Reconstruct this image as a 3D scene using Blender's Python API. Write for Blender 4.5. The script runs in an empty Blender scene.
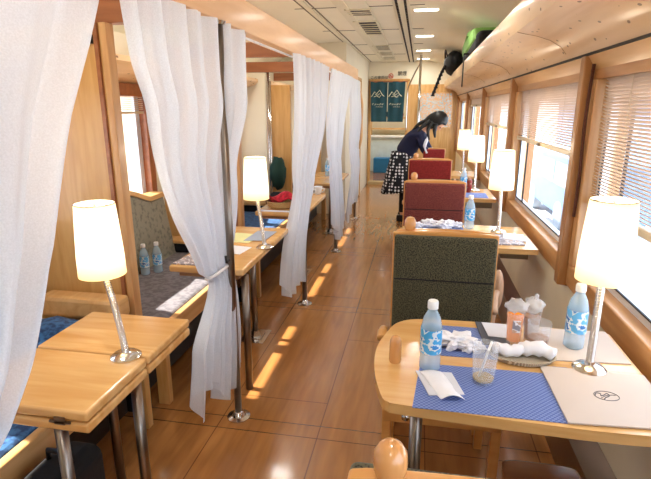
import bpy, bmesh, math, random
from mathutils import Vector, Matrix, Euler
random.seed(7)
SC = bpy.context.scene
COL = SC.collection
PI = math.pi

# ------------------------------------------------------------------ materials
def _nt(name):
    m = bpy.data.materials.new(name); m.use_nodes = True
    nt = m.node_tree; b = nt.nodes['Principled BSDF']
    return m, nt, b
def lin(c):
    return tuple(((v/12.92) if v <= .04045 else ((v+.055)/1.055)**2.4) for v in c)
def hexc(h):
    return lin(tuple(int(h[i:i+2], 16)/255 for i in (0, 2, 4)))
def mat(name, col, rough=.5, metal=0, spec=.5, var=.06, scale=8, bump=0, bscale=60, emit=None, estr=0, alpha=1, trans=0, ior=1.45, coat=0):
    m, nt, b = _nt(name); c = hexc(col)
    b.inputs['Roughness'].default_value = rough; b.inputs['Metallic'].default_value = metal
    b.inputs['Specular IOR Level'].default_value = spec; b.inputs['IOR'].default_value = ior
    b.inputs['Alpha'].default_value = alpha; b.inputs['Transmission Weight'].default_value = trans
    b.inputs['Coat Weight'].default_value = coat; b.inputs['Coat Roughness'].default_value = .12
    tc = nt.nodes.new('ShaderNodeTexCoord')
    n = nt.nodes.new('ShaderNodeTexNoise'); n.inputs['Scale'].default_value = scale; n.inputs['Detail'].default_value = 3
    r = nt.nodes.new('ShaderNodeValToRGB')
    r.color_ramp.elements[0].position = .3; r.color_ramp.elements[1].position = .7
    r.color_ramp.elements[0].color = tuple(v*(1-var) for v in c)+(1,)
    r.color_ramp.elements[1].color = tuple(min(1, v*(1+var)) for v in c)+(1,)
    nt.links.new(tc.outputs['Object'], n.inputs['Vector']); nt.links.new(n.outputs['Fac'], r.inputs['Fac'])
    nt.links.new(r.outputs['Color'], b.inputs['Base Color'])
    if bump:
        n2 = nt.nodes.new('ShaderNodeTexNoise'); n2.inputs['Scale'].default_value = bscale
        bp = nt.nodes.new('ShaderNodeBump'); bp.inputs['Strength'].default_value = bump; bp.inputs['Distance'].default_value = .004
        nt.links.new(tc.outputs['Object'], n2.inputs['Vector']); nt.links.new(n2.outputs['Fac'], bp.inputs['Height'])
        nt.links.new(bp.outputs['Normal'], b.inputs['Normal'])
    if emit:
        b.inputs['Emission Color'].default_value = hexc(emit)+(1,); b.inputs['Emission Strength'].default_value = estr
    return m
def wood(name, c1, c2, rough=.3, axis='Y', scale=1.0, coat=.3, knots=False):
    m, nt, b = _nt(name)
    tc = nt.nodes.new('ShaderNodeTexCoord'); mp = nt.nodes.new('ShaderNodeMapping')
    s = [14*scale, 14*scale, 14*scale]; s['XYZ'.index(axis)] = 1.6*scale
    mp.inputs['Scale'].default_value = s
    n = nt.nodes.new('ShaderNodeTexNoise'); n.inputs['Scale'].default_value = 1.6; n.inputs['Detail'].default_value = 6; n.inputs['Distortion'].default_value = .6
    r = nt.nodes.new('ShaderNodeValToRGB')
    r.color_ramp.elements[0].position = .32; r.color_ramp.elements[0].color = hexc(c1)+(1,)
    r.color_ramp.elements[1].position = .68; r.color_ramp.elements[1].color = hexc(c2)+(1,)
    nt.links.new(tc.outputs['Object'], mp.inputs['Vector']); nt.links.new(mp.outputs['Vector'], n.inputs['Vector'])
    nt.links.new(n.outputs['Fac'], r.inputs['Fac'])
    out = r.outputs['Color']
    if knots:
        mp2 = nt.nodes.new('ShaderNodeMapping'); mp2.inputs['Scale'].default_value = (16, 9, 16)
        v = nt.nodes.new('ShaderNodeTexVoronoi'); v.inputs['Scale'].default_value = 1.3
        mm = nt.nodes.new('ShaderNodeMath'); mm.operation = 'LESS_THAN'; mm.inputs[1].default_value = .13
        mx = nt.nodes.new('ShaderNodeMix'); mx.data_type = 'RGBA'; mx.inputs['B'].default_value = hexc('7a5230')+(1,)
        nt.links.new(tc.outputs['Object'], mp2.inputs['Vector']); nt.links.new(mp2.outputs['Vector'], v.inputs['Vector'])
        nt.links.new(v.outputs['Distance'], mm.inputs[0]); nt.links.new(mm.outputs[0], mx.inputs['Factor'])
        nt.links.new(out, mx.inputs['A']); out = mx.outputs['Result']
    nt.links.new(out, b.inputs['Base Color'])
    b.inputs['Roughness'].default_value = rough; b.inputs['Coat Weight'].default_value = coat; b.inputs['Coat Roughness'].default_value = .15
    return m
def fabric(name, c1, c2, scale=90, kind='vor', thr=.45):
    m, nt, b = _nt(name)
    tc = nt.nodes.new('ShaderNodeTexCoord')
    if kind == 'wave':
        t = nt.nodes.new('ShaderNodeTexWave'); t.bands_direction = 'DIAGONAL'; t.inputs['Scale'].default_value = scale; t.inputs['Distortion'].default_value = 3
        o = t.outputs['Fac']
    elif kind == 'noise':
        t = nt.nodes.new('ShaderNodeTexNoise'); t.inputs['Scale'].default_value = scale; t.inputs['Detail'].default_value = 4; o = t.outputs['Fac']
    elif kind == 'check':
        t = nt.nodes.new('ShaderNodeTexChecker'); t.inputs['Scale'].default_value = scale; o = t.outputs['Fac']
    else:
        t = nt.nodes.new('ShaderNodeTexVoronoi'); t.inputs['Scale'].default_value = scale; t.inputs['Randomness'].default_value = .7; o = t.outputs['Distance']
    nt.links.new(tc.outputs['Object'], t.inputs['Vector'])
    r = nt.nodes.new('ShaderNodeValToRGB')
    r.color_ramp.elements[0].position = thr-.08; r.color_ramp.elements[0].color = hexc(c1)+(1,)
    r.color_ramp.elements[1].position = thr+.08; r.color_ramp.elements[1].color = hexc(c2)+(1,)
    nt.links.new(o, r.inputs['Fac']); nt.links.new(r.outputs['Color'], b.inputs['Base Color'])
    bp = nt.nodes.new('ShaderNodeBump'); bp.inputs['Strength'].default_value = .4; bp.inputs['Distance'].default_value = .001
    nt.links.new(o, bp.inputs['Height']); nt.links.new(bp.outputs['Normal'], b.inputs['Normal'])
    b.inputs['Roughness'].default_value = .9; b.inputs['Specular IOR Level'].default_value = .2
    b.inputs['Sheen Weight'].default_value = .15
    return m
def glow(name, c, s, c2=None, z0=0, z1=.24):
    """lit lamp shade: emission fades from its warm upper rim into white"""
    m, nt, b = _nt(name)
    tc = nt.nodes.new('ShaderNodeTexCoord'); sp = nt.nodes.new('ShaderNodeSeparateXYZ'); mr = nt.nodes.new('ShaderNodeMapRange')
    mr.inputs['From Min'].default_value = z0; mr.inputs['From Max'].default_value = z1
    r = nt.nodes.new('ShaderNodeValToRGB'); e = r.color_ramp.elements
    e[0].position = 0; e[0].color = hexc('f6d690')+(1,)
    e[1].position = 1; e[1].color = hexc('f3d795')+(1,)
    x = e.new(.25); x.color = hexc(c)+(1,); x = e.new(.8); x.color = hexc(c)+(1,)
    nt.links.new(tc.outputs['Object'], sp.inputs[0]); nt.links.new(sp.outputs['Z'], mr.inputs['Value']); nt.links.new(mr.outputs[0], r.inputs['Fac'])
    nt.links.new(r.outputs['Color'], b.inputs['Emission Color']); b.inputs['Emission Strength'].default_value = s
    b.inputs['Base Color'].default_value = hexc('f4e6c4')+(1,); b.inputs['Roughness'].default_value = .8
    return m
def sheer(name, col, alpha=.75):
    """thin woven veil: part see-through, part lit from behind"""
    m = bpy.data.materials.new(name); m.use_nodes = True; nt = m.node_tree; nt.nodes.clear()
    o = nt.nodes.new('ShaderNodeOutputMaterial'); d = nt.nodes.new('ShaderNodeBsdfDiffuse'); t = nt.nodes.new('ShaderNodeBsdfTranslucent')
    tr = nt.nodes.new('ShaderNodeBsdfTransparent'); a = nt.nodes.new('ShaderNodeMixShader'); b = nt.nodes.new('ShaderNodeMixShader')
    c = hexc(col)+(1,); d.inputs['Color'].default_value = c; t.inputs['Color'].default_value = c
    a.inputs[0].default_value = .4
    tc = nt.nodes.new('ShaderNodeTexCoord'); n = nt.nodes.new('ShaderNodeTexNoise'); n.inputs['Scale'].default_value = 260
    mr = nt.nodes.new('ShaderNodeMapRange'); mr.inputs['From Min'].default_value = .3; mr.inputs['From Max'].default_value = .7
    mr.inputs['To Min'].default_value = alpha-.05; mr.inputs['To Max'].default_value = alpha+.05
    nt.links.new(tc.outputs['Object'], n.inputs['Vector']); nt.links.new(n.outputs['Fac'], mr.inputs['Value']); nt.links.new(mr.outputs[0], b.inputs[0])
    nt.links.new(d.outputs[0], a.inputs[1]); nt.links.new(t.outputs[0], a.inputs[2])
    nt.links.new(tr.outputs[0], b.inputs[1]); nt.links.new(a.outputs[0], b.inputs[2]); nt.links.new(b.outputs[0], o.inputs['Surface'])
    return m
def floor_mat():
    m, nt, b = _nt('floor_boards')
    g = nt.nodes.new('ShaderNodeNewGeometry'); sp = nt.nodes.new('ShaderNodeSeparateXYZ'); cb = nt.nodes.new('ShaderNodeCombineXYZ')
    nt.links.new(g.outputs['Position'], sp.inputs[0]); nt.links.new(sp.outputs['Y'], cb.inputs['X'])
    ax = nt.nodes.new('ShaderNodeMath'); ax.operation = 'ADD'; ax.inputs[1].default_value = .87
    nt.links.new(sp.outputs['X'], ax.inputs[0]); nt.links.new(ax.outputs[0], cb.inputs['Y'])
    br = nt.nodes.new('ShaderNodeTexBrick'); br.inputs['Scale'].default_value = 1; br.inputs['Brick Width'].default_value = 1.45
    br.inputs['Row Height'].default_value = .48; br.inputs['Mortar Size'].default_value = .003; br.inputs['Mortar Smooth'].default_value = .3
    br.inputs['Color1'].default_value = hexc('ad7642')+(1,); br.inputs['Color2'].default_value = hexc('9c6636')+(1,); br.inputs['Mortar'].default_value = hexc('74482a')+(1,)
    br.inputs['Bias'].default_value = -.2
    nt.links.new(cb.outputs[0], br.inputs['Vector'])
    mp = nt.nodes.new('ShaderNodeMapping'); mp.inputs['Scale'].default_value = (26, 3, 1)
    n = nt.nodes.new('ShaderNodeTexNoise'); n.inputs['Scale'].default_value = 1.0; n.inputs['Detail'].default_value = 2; n.inputs['Distortion'].default_value = .4
    nt.links.new(g.outputs['Position'], mp.inputs['Vector']); nt.links.new(mp.outputs[0], n.inputs['Vector'])
    r = nt.nodes.new('ShaderNodeValToRGB'); r.color_ramp.elements[0].position = .3; r.color_ramp.elements[1].position = .75
    r.color_ramp.elements[0].color = (.78, .76, .72, 1); r.color_ramp.elements[1].color = (1.12, 1.1, 1.06, 1)
    nt.links.new(n.outputs['Fac'], r.inputs['Fac'])
    mx = nt.nodes.new('ShaderNodeMix'); mx.data_type = 'RGBA'; mx.blend_type = 'MULTIPLY'; mx.inputs['Factor'].default_value = 1
    nt.links.new(br.outputs['Color'], mx.inputs['A']); nt.links.new(r.outputs['Color'], mx.inputs['B'])
    # metal-like cross joints, twin lines every module
    fm = nt.nodes.new('ShaderNodeMath'); fm.operation = 'PINGPONG'; fm.inputs[1].default_value = .725
    sh = nt.nodes.new('ShaderNodeMath'); sh.operation = 'SUBTRACT'; sh.inputs[1].default_value = 1.94+.0
    nt.links.new(sp.outputs['Y'], sh.inputs[0]); nt.links.new(sh.outputs[0], fm.inputs[0])
    s2 = nt.nodes.new('ShaderNodeMath'); s2.operation = 'SUBTRACT'; s2.inputs[1].default_value = .045; nt.links.new(fm.outputs[0], s2.inputs[0])
    s3 = nt.nodes.new('ShaderNodeMath'); s3.operation = 'ABSOLUTE'; nt.links.new(s2.outputs[0], s3.inputs[0])
    s4 = nt.nodes.new('ShaderNodeMath'); s4.operation = 'LESS_THAN'; s4.inputs[1].default_value = .0025; nt.links.new(s3.outputs[0], s4.inputs[0])
    mx2 = nt.nodes.new('ShaderNodeMix'); mx2.data_type = 'RGBA'; mx2.inputs['B'].default_value = hexc('4e2c14')+(1,)
    nt.links.new(s4.outputs[0], mx2.inputs['Factor']); nt.links.new(mx.outputs['Result'], mx2.inputs['A'])
    nt.links.new(mx2.outputs['Result'], b.inputs['Base Color'])
    b.inputs['Roughness'].default_value = .24; b.inputs['Coat Weight'].default_value = .5; b.inputs['Coat Roughness'].default_value = .1
    return m
def dotted(name):
    m, nt, b = _nt(name)
    tc = nt.nodes.new('ShaderNodeTexCoord'); v = nt.nodes.new('ShaderNodeTexVoronoi'); v.inputs['Scale'].default_value = 24; v.inputs['Randomness'].default_value = .2
    r = nt.nodes.new('ShaderNodeValToRGB'); r.color_ramp.interpolation = 'CONSTANT'
    r.color_ramp.elements[0].color = hexc('f2f2f2')+(1,); r.color_ramp.elements[1].color = hexc('15151c')+(1,); r.color_ramp.elements[1].position = .36
    nt.links.new(tc.outputs['Object'], v.inputs['Vector']); nt.links.new(v.outputs['Distance'], r.inputs['Fac']); nt.links.new(r.outputs['Color'], b.inputs['Base Color'])
    b.inputs['Roughness'].default_value = .85
    return m
def label_mat(name, c1, c2, z0, z1, base='eaf4fa'):
    """bottle sleeve: coloured marks in cells on pale film"""
    m, nt, b = _nt(name)
    tc = nt.nodes.new('ShaderNodeTexCoord')
    v = nt.nodes.new('ShaderNodeTexNoise'); v.inputs['Scale'].default_value = 42; v.inputs['Detail'].default_value = 2
    r = nt.nodes.new('ShaderNodeValToRGB'); r.color_ramp.interpolation = 'CONSTANT'; e = r.color_ramp.elements
    e[0].color = hexc(c1)+(1,); e[1].position = .52; e[1].color = hexc(base)+(1,); x = e.new(.6); x.color = hexc(c2)+(1,)
    nt.links.new(tc.outputs['Object'], v.inputs['Vector']); nt.links.new(v.outputs['Fac'], r.inputs['Fac']); nt.links.new(r.outputs['Color'], b.inputs['Base Color'])
    b.inputs['Roughness'].default_value = .3
    return m

M = {}
M['floor'] = floor_mat()
M['birch'] = wood('birch_ply', 'cf9a5c', 'e2b67c', .35, 'Y')
M['birch_x'] = wood('birch_ply_cross', 'cf9450', 'e3b06c', .28, 'X')
M['birch_z'] = wood('birch_ply_upright', 'c4914f', 'd9ab6c', .38, 'Z')
M['beam'] = wood('beam_wood', 'd3a070', 'e2b486', .42, 'Y', .7, .1)
M['cove'] = wood('cove_wood', 'd6ab7a', 'e8c498', .42, 'Y', .5, .2, knots=True)
M['tablewood'] = wood('table_wood', 'd9a25e', 'ecc182', .22, 'X', .8, .5)
M['lefttable'] = wood('left_table_wood', 'd09a5a', 'e6bb80', .2, 'X', .8, .5)
M['endgrain'] = wood('ply_edge', '8c5f3a', 'a97a50', .4, 'X', 1.5, .2)
M['redwood'] = wood('red_brown_wood', '8e5533', 'a4663f', .4, 'X', 1, .2)
M['frame'] = wood('window_frame_wood', 'c08c58', 'dcae78', .38, 'Z', .8, .2)
M['frame_y'] = wood('window_rail_wood', 'bd8550', 'd4a068', .34, 'Y', .8, .3)
M['fin'] = wood('fin_wood', 'a3703f', 'b88450', .42, 'Z', .8, .1)
M['fincord'] = fabric('dark_braid','3a2018','6d4030',120,'wave')
M['stool'] = wood('stool_wood','6e4226','85532f',.15,'X',.8,.8)
M['knob'] = wood('turned_knob_wood', 'cc8c50', 'deA468', .22, 'Z', 1.5, .6)
M['chairwood'] = wood('chair_wood', 'cf8f48', 'e0a660', .28, 'X', 1, .4)
M['paleend'] = wood('pale_arm_wood', 'dcb494', 'e6c2a4', .4, 'Z', 1, .2)
M['cream'] = mat('cream_wall', 'e9dfc6', .55, var=.03, scale=3)
M['lowwall'] = mat('lower_wall', 'ebe0c4', .6, var=.05, scale=4)
M['ceil'] = mat('ceiling_panel', 'f2ead0', .5, var=.02, scale=3)
M['ceilstrip'] = mat('ceiling_strip', 'e6dec2', .5, var=.03)
M['groove'] = mat('groove_dark', '6b5f48', .7)
M['dark'] = mat('dark_slot', '2b2620', .7)
M['chrome'] = mat('chrome', 'd8d4d0', .16, metal=1, var=.02)
M['steel'] = mat('brushed_steel', '8d8278', .3, metal=1, var=.05)
M['alu'] = mat('window_aluminium', 'dfe6ee', .35, metal=.3, var=.03)
M['seal'] = mat('rubber_seal', '22252a', .6)
M['black'] = mat('black_cloth', '131317', .8, bump=.3)
M['blackpl'] = mat('black_plastic', '1b1a1c', .45)
M['white'] = mat('white_plastic', 'f4f5f7', .35, var=.02)
M['paper'] = mat('white_paper', 'dfe0e8', .75, var=.03, scale=20)
M['tissue'] = mat('soft_tissue', 'f5f5fb', .85, var=.04, scale=20, bump=.4, bscale=40)
M['envelope'] = mat('beige_paper', 'cfc0b4', .7, var=.02)
M['ink'] = mat('ink_grey', '5d5a60', .7)
M['folder'] = mat('slate_folder', '4d525c', .6)
M['mat'] = fabric('blue_weave', '5468a8', '7c8fc6', 160, 'check', .5)
M['sheer'] = sheer('sheer_curtain', 'ecf0f8', .82)
M['band'] = mat('curtain_band', 'e9e6e6', .8)
M['green'] = fabric('green_grey_pattern', '24231d', '5a5742', 200, 'vor', .42)
M['maroon'] = fabric('maroon_pattern', '501c1e', '985248', 200, 'vor', .5)
M['red'] = fabric('red_pattern', '7c2422', '8e2c28', 70, 'noise', .5)
M['sofa'] = fabric('sofa_leaf_pattern', '6d6a5c', '8f8a78', 34, 'noise', .42)
M['sofaseat'] = fabric('sofa_seat_pattern', '66636a', '807c82', 34, 'noise', .5)
M['denim'] = fabric('denim_blue', '233f6b', '3f6fa3', 40, 'noise', .5)
M['redcloth'] = fabric('red_cloth', '9c1020', 'd6203a', 30, 'noise', .5)
M['wicker'] = fabric('wicker', 'a5793f', 'e2c389', 60, 'wave', .5)
M['greybasket'] = fabric('grey_wicker', '8f7f6a', 'cbbfa8', 80, 'wave', .5)
M['noren'] = mat('teal_cloth', '1f4650', .85, bump=.3, bscale=90)
M['shade'] = glow('lit_shade', 'fff3d8', .95)
M['blind'] = mat('blind_slat', 'dcc2aa', .6, var=.05)
M['blindrail'] = mat('blind_rail', 'd8c4a4', .45)
M['glass'] = mat('window_glass', 'ffffff', .03, alpha=.08, var=0)
M['clear'] = mat('clear_glass', 'eef2f6', .04, alpha=.2, var=0, spec=.8)
M['clearfilm'] = mat('clear_film', 'f4f6fa', .2, alpha=.38, var=0, spec=.8, bump=.2, bscale=30)
M['pet'] = mat('pet_water', 'c4e4fa', .06, alpha=.45, var=.05, spec=.7)
M['cap'] = mat('bottle_cap', 'f2f4f6', .4)
M['tea'] = mat('amber_tea', 'e07c00', .15, alpha=.97, emit='e08a10', estr=.3, var=.1)  # slight emission stands in for daylight shining through the tea
M['pale_drink'] = mat('pale_drink', 'c4a860', .15, alpha=.9)
M['tea2'] = mat('brown_tea', 'a06a3c', .1, alpha=.9, var=.1)
M['blue_label'] = label_mat('blue_sleeve', '4fb2ee', '3a8fdc', 0, 1)
M['blue_label2'] = label_mat('sky_sleeve', '6abcf0', '3a7cc8', 0, 1)
M['redlabel'] = label_mat('red_sleeve', 'a5342a', 'd8b08a', 0, 1, '7a241e')
M['downlight'] = mat('downlight', 'ffffff', .5, emit='fff6e4', estr=6)
M['lime'] = mat('lime_cloth', '7fae55', .75, bump=.3)
M['navy'] = mat('navy_cloth', '191c3a', .85, bump=.2)
M['tights'] = mat('black_tights', '141318', .8)
M['skin'] = mat('skin', 'd9a282', .5, var=.04)
M['hair'] = mat('black_hair', '0d0b0c', .45, bump=.6, bscale=70)
M['dots'] = dotted('dot_print')
M['news'] = label_mat('printed_page', '8f8a94', 'c8a690', 0, 1, 'eceaf0')
M['leaflet'] = mat('yellow_green_leaflet', 'd9d9a0', .7)
M['bluegrey'] = mat('blue_grey_paper', '9aa4b8', .7)
M['picture'] = label_mat('mosaic_picture', 'd9a878', '79b8cc', 0, 1, 'cdd6d8')
M['bluebin'] = mat('blue_crate', '2a7fc0', .5)
M['counter'] = mat('white_counter', 'd6e6ea', .4)
M['ground'] = mat('outside_paving', 'c8cacc', .9, var=.06, scale=2)
M['outblue'] = mat('outside_blue_wall', '56749a', .7, var=.1, scale=1.2)
M['outgrey'] = mat('outside_grey_wall', '8c959e', .8, var=.08, scale=.8)
M['outdark'] = mat('outside_window', '6a829c', .3)
M['kanji'] = mat('sign_black', '2a2420', .6)
M['signred'] = mat('sign_red', 'd8452c', .6)
M['norenwhite'] = mat('noren_print', 'd6d0b2', .8)
M['lightseat'] = mat('step_edge', 'b8a070', .5)
M['jacket'] = mat('green_jacket', '17382e', .8, bump=.4)
M['bluepaint'] = mat('blue_print', '2b4f9c', .6)

# ------------------------------------------------------------------ mesh builder
class MB:
    def __init__(s): s.bm = bmesh.new()
    def _add(s, verts, faces):
        vs = [s.bm.verts.new(v) for v in verts]
        for f in faces:
            try: s.bm.faces.new([vs[i] for i in f])
            except ValueError: pass
        return vs
    def box(s, a, b, rot=None, piv=None):
        x0, y0, z0 = a; x1, y1, z1 = b
        v = [Vector(p) for p in ((x0,y0,z0),(x1,y0,z0),(x1,y1,z0),(x0,y1,z0),(x0,y0,z1),(x1,y0,z1),(x1,y1,z1),(x0,y1,z1))]
        if rot is not None:
            pv = Vector(piv) if piv is not None else Vector(((x0+x1)/2,(y0+y1)/2,(z0+z1)/2))
            R = Euler(rot).to_matrix(); v = [R @ (p-pv)+pv for p in v]
        s._add(v, [(3,2,1,0),(4,5,6,7),(0,1,5,4),(1,2,6,5),(2,3,7,6),(3,0,4,7)]); return s
    def tube(s, pts, r, n=12, caps=True):
        pts = [Vector(p) for p in pts]; rs = r if isinstance(r, (list, tuple)) else [r]*len(pts)
        rings = []; up = None
        for i, p in enumerate(pts):
            t = (pts[min(i+1, len(pts)-1)]-pts[max(i-1, 0)]).normalized()
            if up is None:
                up = Vector((0,0,1)) if abs(t.z) < .9 else Vector((1,0,0))
            a = t.cross(up)
            if a.length < 1e-5: a = t.cross(Vector((0,1,0)))
            a.normalize(); b = a.cross(t).normalized(); up = b
            rings.append([s.bm.verts.new(p+(a*math.cos(2*PI*k/n)+b*math.sin(2*PI*k/n))*rs[i]) for k in range(n)])
        for i in range(len(rings)-1):
            for k in range(n):
                s.bm.faces.new((rings[i][k], rings[i][(k+1)%n], rings[i+1][(k+1)%n], rings[i+1][k]))
        if caps:
            s.bm.faces.new(rings[0][::-1]); s.bm.faces.new(rings[-1])
        return s
    def lathe(s, prof, c=(0,0,0), n=24, capb=True, capt=True):
        rings = []
        for r, z in prof:
            rings.append([s.bm.verts.new((c[0]+r*math.cos(2*PI*k/n), c[1]+r*math.sin(2*PI*k/n), c[2]+z)) for k in range(n)])
        for i in range(len(rings)-1):
            for k in range(n):
                s.bm.faces.new((rings[i][k], rings[i][(k+1)%n], rings[i+1][(k+1)%n], rings[i+1][k]))
        if capb: s.bm.faces.new(rings[0][::-1])
        if capt: s.bm.faces.new(rings[-1])
        return s
    def prism(s, pts, z0, z1, axis='z'):
        def mk(p, h):
            return {'z': (p[0], p[1], h), 'y': (p[0], h, p[1]), 'x': (h, p[0], p[1])}[axis]
        a = [s.bm.verts.new(mk(p, z0)) for p in pts]; b = [s.bm.verts.new(mk(p, z1)) for p in pts]; n = len(pts)
        s.bm.faces.new(a[::-1]); s.bm.faces.new(b)
        for i in range(n): s.bm.faces.new((a[i], a[(i+1)%n], b[(i+1)%n], b[i]))
        return s
    def grid(s, f, nu, nv):
        g = [[s.bm.verts.new(f(i/nu, j/nv)) for i in range(nu+1)] for j in range(nv+1)]
        for j in range(nv):
            for i in range(nu):
                s.bm.faces.new((g[j][i], g[j][i+1], g[j+1][i+1], g[j+1][i]))
        return s
    def blob(s, c, r, seed=0, amp=.15, sub=3, fr=3.0, rot=0):
        bm2 = bmesh.new(); bmesh.ops.create_icosphere(bm2, subdivisions=sub, radius=1)
        from mathutils import noise
        m = Matrix.Rotation(rot, 3, 'Z')
        idx = {}
        for v in bm2.verts:
            k = 1+amp*noise.noise(v.co*fr+Vector((seed*7.1, seed*3.3, seed)))*2
            p = m @ Vector((v.co.x*r[0]*k, v.co.y*r[1]*k, v.co.z*r[2]*k))
            idx[v.index] = s.bm.verts.new(p+Vector(c))
        for f in bm2.faces: s.bm.faces.new([idx[v.index] for v in f.verts])
        bm2.free(); return s
    def build(s, name, m, parent=None, smooth=False, bevel=0, seg=2, loc=None, sub=0, solid=0, subsurf_simple=False):
        bmesh.ops.recalc_face_normals(s.bm, faces=s.bm.faces)
        me = bpy.data.meshes.new(name); s.bm.to_mesh(me); s.bm.free()
        me.materials.append(m)
        o = bpy.data.objects.new(name, me); COL.objects.link(o)
        if smooth:
            for p in me.polygons: p.use_smooth = True
        if solid:
            q = o.modifiers.new('thick', 'SOLIDIFY'); q.thickness = solid; q.offset = 0
        if bevel:
            q = o.modifiers.new('round', 'BEVEL'); q.width = bevel; q.segments = seg; q.limit_method = 'ANGLE'; q.angle_limit = math.radians(40)
        if sub:
            q = o.modifiers.new('sub', 'SUBSURF'); q.levels = sub; q.render_levels = sub
        if parent: o.parent = parent
        if loc: o.location = loc
        return o
def autosmooth(o, deg=40):
    me = o.data
    for p in me.polygons: p.use_smooth = True
    bm = bmesh.new(); bm.from_mesh(me)
    for e in bm.edges:
        if len(e.link_faces) == 2 and e.calc_face_angle(0) > math.radians(deg): e.smooth = False
    bm.to_mesh(me); bm.free(); return o
def tag(o, label=None, cat=None, group=None, kind=None):
    if label: o['label'] = label
    if cat: o['category'] = cat
    if group: o['group'] = group
    if kind: o['kind'] = kind
    return o
def thing(name, loc, label, cat, group=None, rz=0):
    o = bpy.data.objects.new(name, None); COL.objects.link(o); o.location = loc; o.rotation_euler = (0,0,rz)
    o.empty_display_size = .1
    return tag(o, label, cat, group)
def struct(o): o['kind'] = 'structure'; return o
def copy_tree(o, parent=None):
    c = o.copy(); COL.objects.link(c)
    if parent: c.parent = parent
    for ch in [x for x in bpy.data.objects if x.parent == o]: copy_tree(ch, c)
    return c
def dup(o, loc, label, group=None, rz=None):
    c = copy_tree(o); c.location = loc; c['label'] = label
    if group: c['group'] = group
    if rz is not None: c.rotation_euler = (0,0,rz)
    return c
def spl(pts, n=8):
    """Catmull-Rom through points"""
    P = [Vector(p) for p in pts]; out = []
    for i in range(len(P)-1):
        p0 = P[max(i-1,0)]; p1 = P[i]; p2 = P[i+1]; p3 = P[min(i+2,len(P)-1)]
        for k in range(n):
            t = k/n
            out.append(.5*((2*p1)+(-p0+p2)*t+(2*p0-5*p1+4*p2-p3)*t*t+(-p0+3*p1-3*p2+p3)*t**3))
    out.append(P[-1]); return out

# ================================================================== SETTING
Y0, Y1 = -2.2, 9.7
struct(MB().box((-2.0,Y0,-.05),(.95,13.0,0)).build('floor', M['floor']))
# ceiling: one shell, flat in the middle and curving down to both racks
prof = [(-1.98,1.88),(-1.93,1.98),(-1.8,2.1),(-1.6,2.2),(-1.35,2.26),(-1.1,2.27),(0,2.27),(.15,2.262),(.35,2.22),(.55,2.14),(.7,2.05),(.8,1.95),(.84,1.85)]
outer = [(x, z+.04 if abs(x+.55) < 1.2 else z+.0) for x, z in prof]
mb = MB(); ptsC = prof + [(.92,1.85),(.92,2.36),(-2.06,2.36),(-2.06,1.88)]
mb.prism(ptsC, Y0, Y1, 'y')
o = mb.build('ceiling', M['ceil']); autosmooth(o, 30); struct(o)
# ceiling seams, strips and grilles
mb = MB()
for y in [1.9+i*1.3 for i in range(0,7)]: mb.box((-1.1,y,2.266),(.0,y+.006,2.275))
for x in (-1.02,-.93): mb.box((x,Y0,2.264),(x+.008,Y1,2.275))
struct(tag(mb.build('trim_1', M['groove'])))
mb = MB(); mb.box((-.73,Y0,2.258),(-.46,Y1,2.272)); mb.box((-.66,Y0,2.25),(-.63,Y1,2.262)); mb.box((-.26,Y0,2.258),(-.12,Y1,2.272)); mb.box((-1.0,Y0,2.258),(-.95,Y1,2.27))
struct(mb.build('trim_2', M['ceilstrip'], bevel=.003))
mb = MB()
for k in range(60):
    y = 2.0+k*.13
    mb.box((-.235,y,2.252),(-.215,y+.1,2.26)); mb.box((-.165,y,2.252),(-.145,y+.1,2.26))
struct(mb.build('trim_3', M['dark']))
gr = 'dark slatted grilles along the ceiling strip'
def grille(y0, y1, n, label):
    t = thing('ceiling_grille', (-.56,(y0+y1)/2,2.256), label, 'vent', None)
    h = (y1-y0)/2
    MB().box((-.10,-h,-.004),(.10,h,.002)).build('backing', M['dark'], t)
    MB().box((-.115,-h-.02,-.01),(.115,-h,.002)).box((-.115,h,-.01),(.115,h+.02,.002)).box((-.115,-h,-.01),(-.10,h,.002)).box((.10,-h,-.01),(.115,h,.002)).build('frame', M['ceilstrip'], t)
    for i in range(1,n): y = -h+2*h*i/n; MB().box((-.10,y-.005,-.012),(.10,y+.005,-.004)).build('slat', M['ceilstrip'], t)
for a, b, n, l in ((4.55,4.8,3,'short three-slot ceiling grille nearest the camera'),(5.15,6.0,6,'longest ceiling grille, second from the camera'),(7.15,7.6,4,'third ceiling grille along the white strip'),(7.95,8.35,4,'fourth ceiling grille along the white strip'),(8.7,9.1,4,'farthest ceiling grille near the teal doorway curtain')):
    grille(a, b, n, l)
# downlights
dl_l = ['nearest recessed ceiling downlight near the top edge','second recessed ceiling downlight','third recessed ceiling downlight','fourth ceiling downlight by the upright pole']
for i, y in enumerate((4.7,6.35,7.9,9.2)):
    t = thing('downlight', (.015,y,2.27), dl_l[i], 'ceiling light', 'row of recessed downlights')
    MB().box((-.12,-.05,-.008),(.12,.05,.0)).build('trim_ring', M['ceilstrip'], t, bevel=.003)
    MB().box((-.1,-.035,-.014),(.1,.035,-.006)).build('lens', M['downlight'], t)

# ---- right wall
WX = .72
FINS = [-.9, .68, 2.33, 4.02, 5.8, 7.7, 9.6]
struct(MB().box((.70,Y0,0),(.86,Y1,.67)).build('wall_right', M['lowwall']))
struct(MB().prism([(.66,1.66),(.70,1.60),(.86,1.60),(.86,1.86),(.70,1.86)],Y0,Y1,'y').build('wall_right_header', M['birch']))
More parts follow.
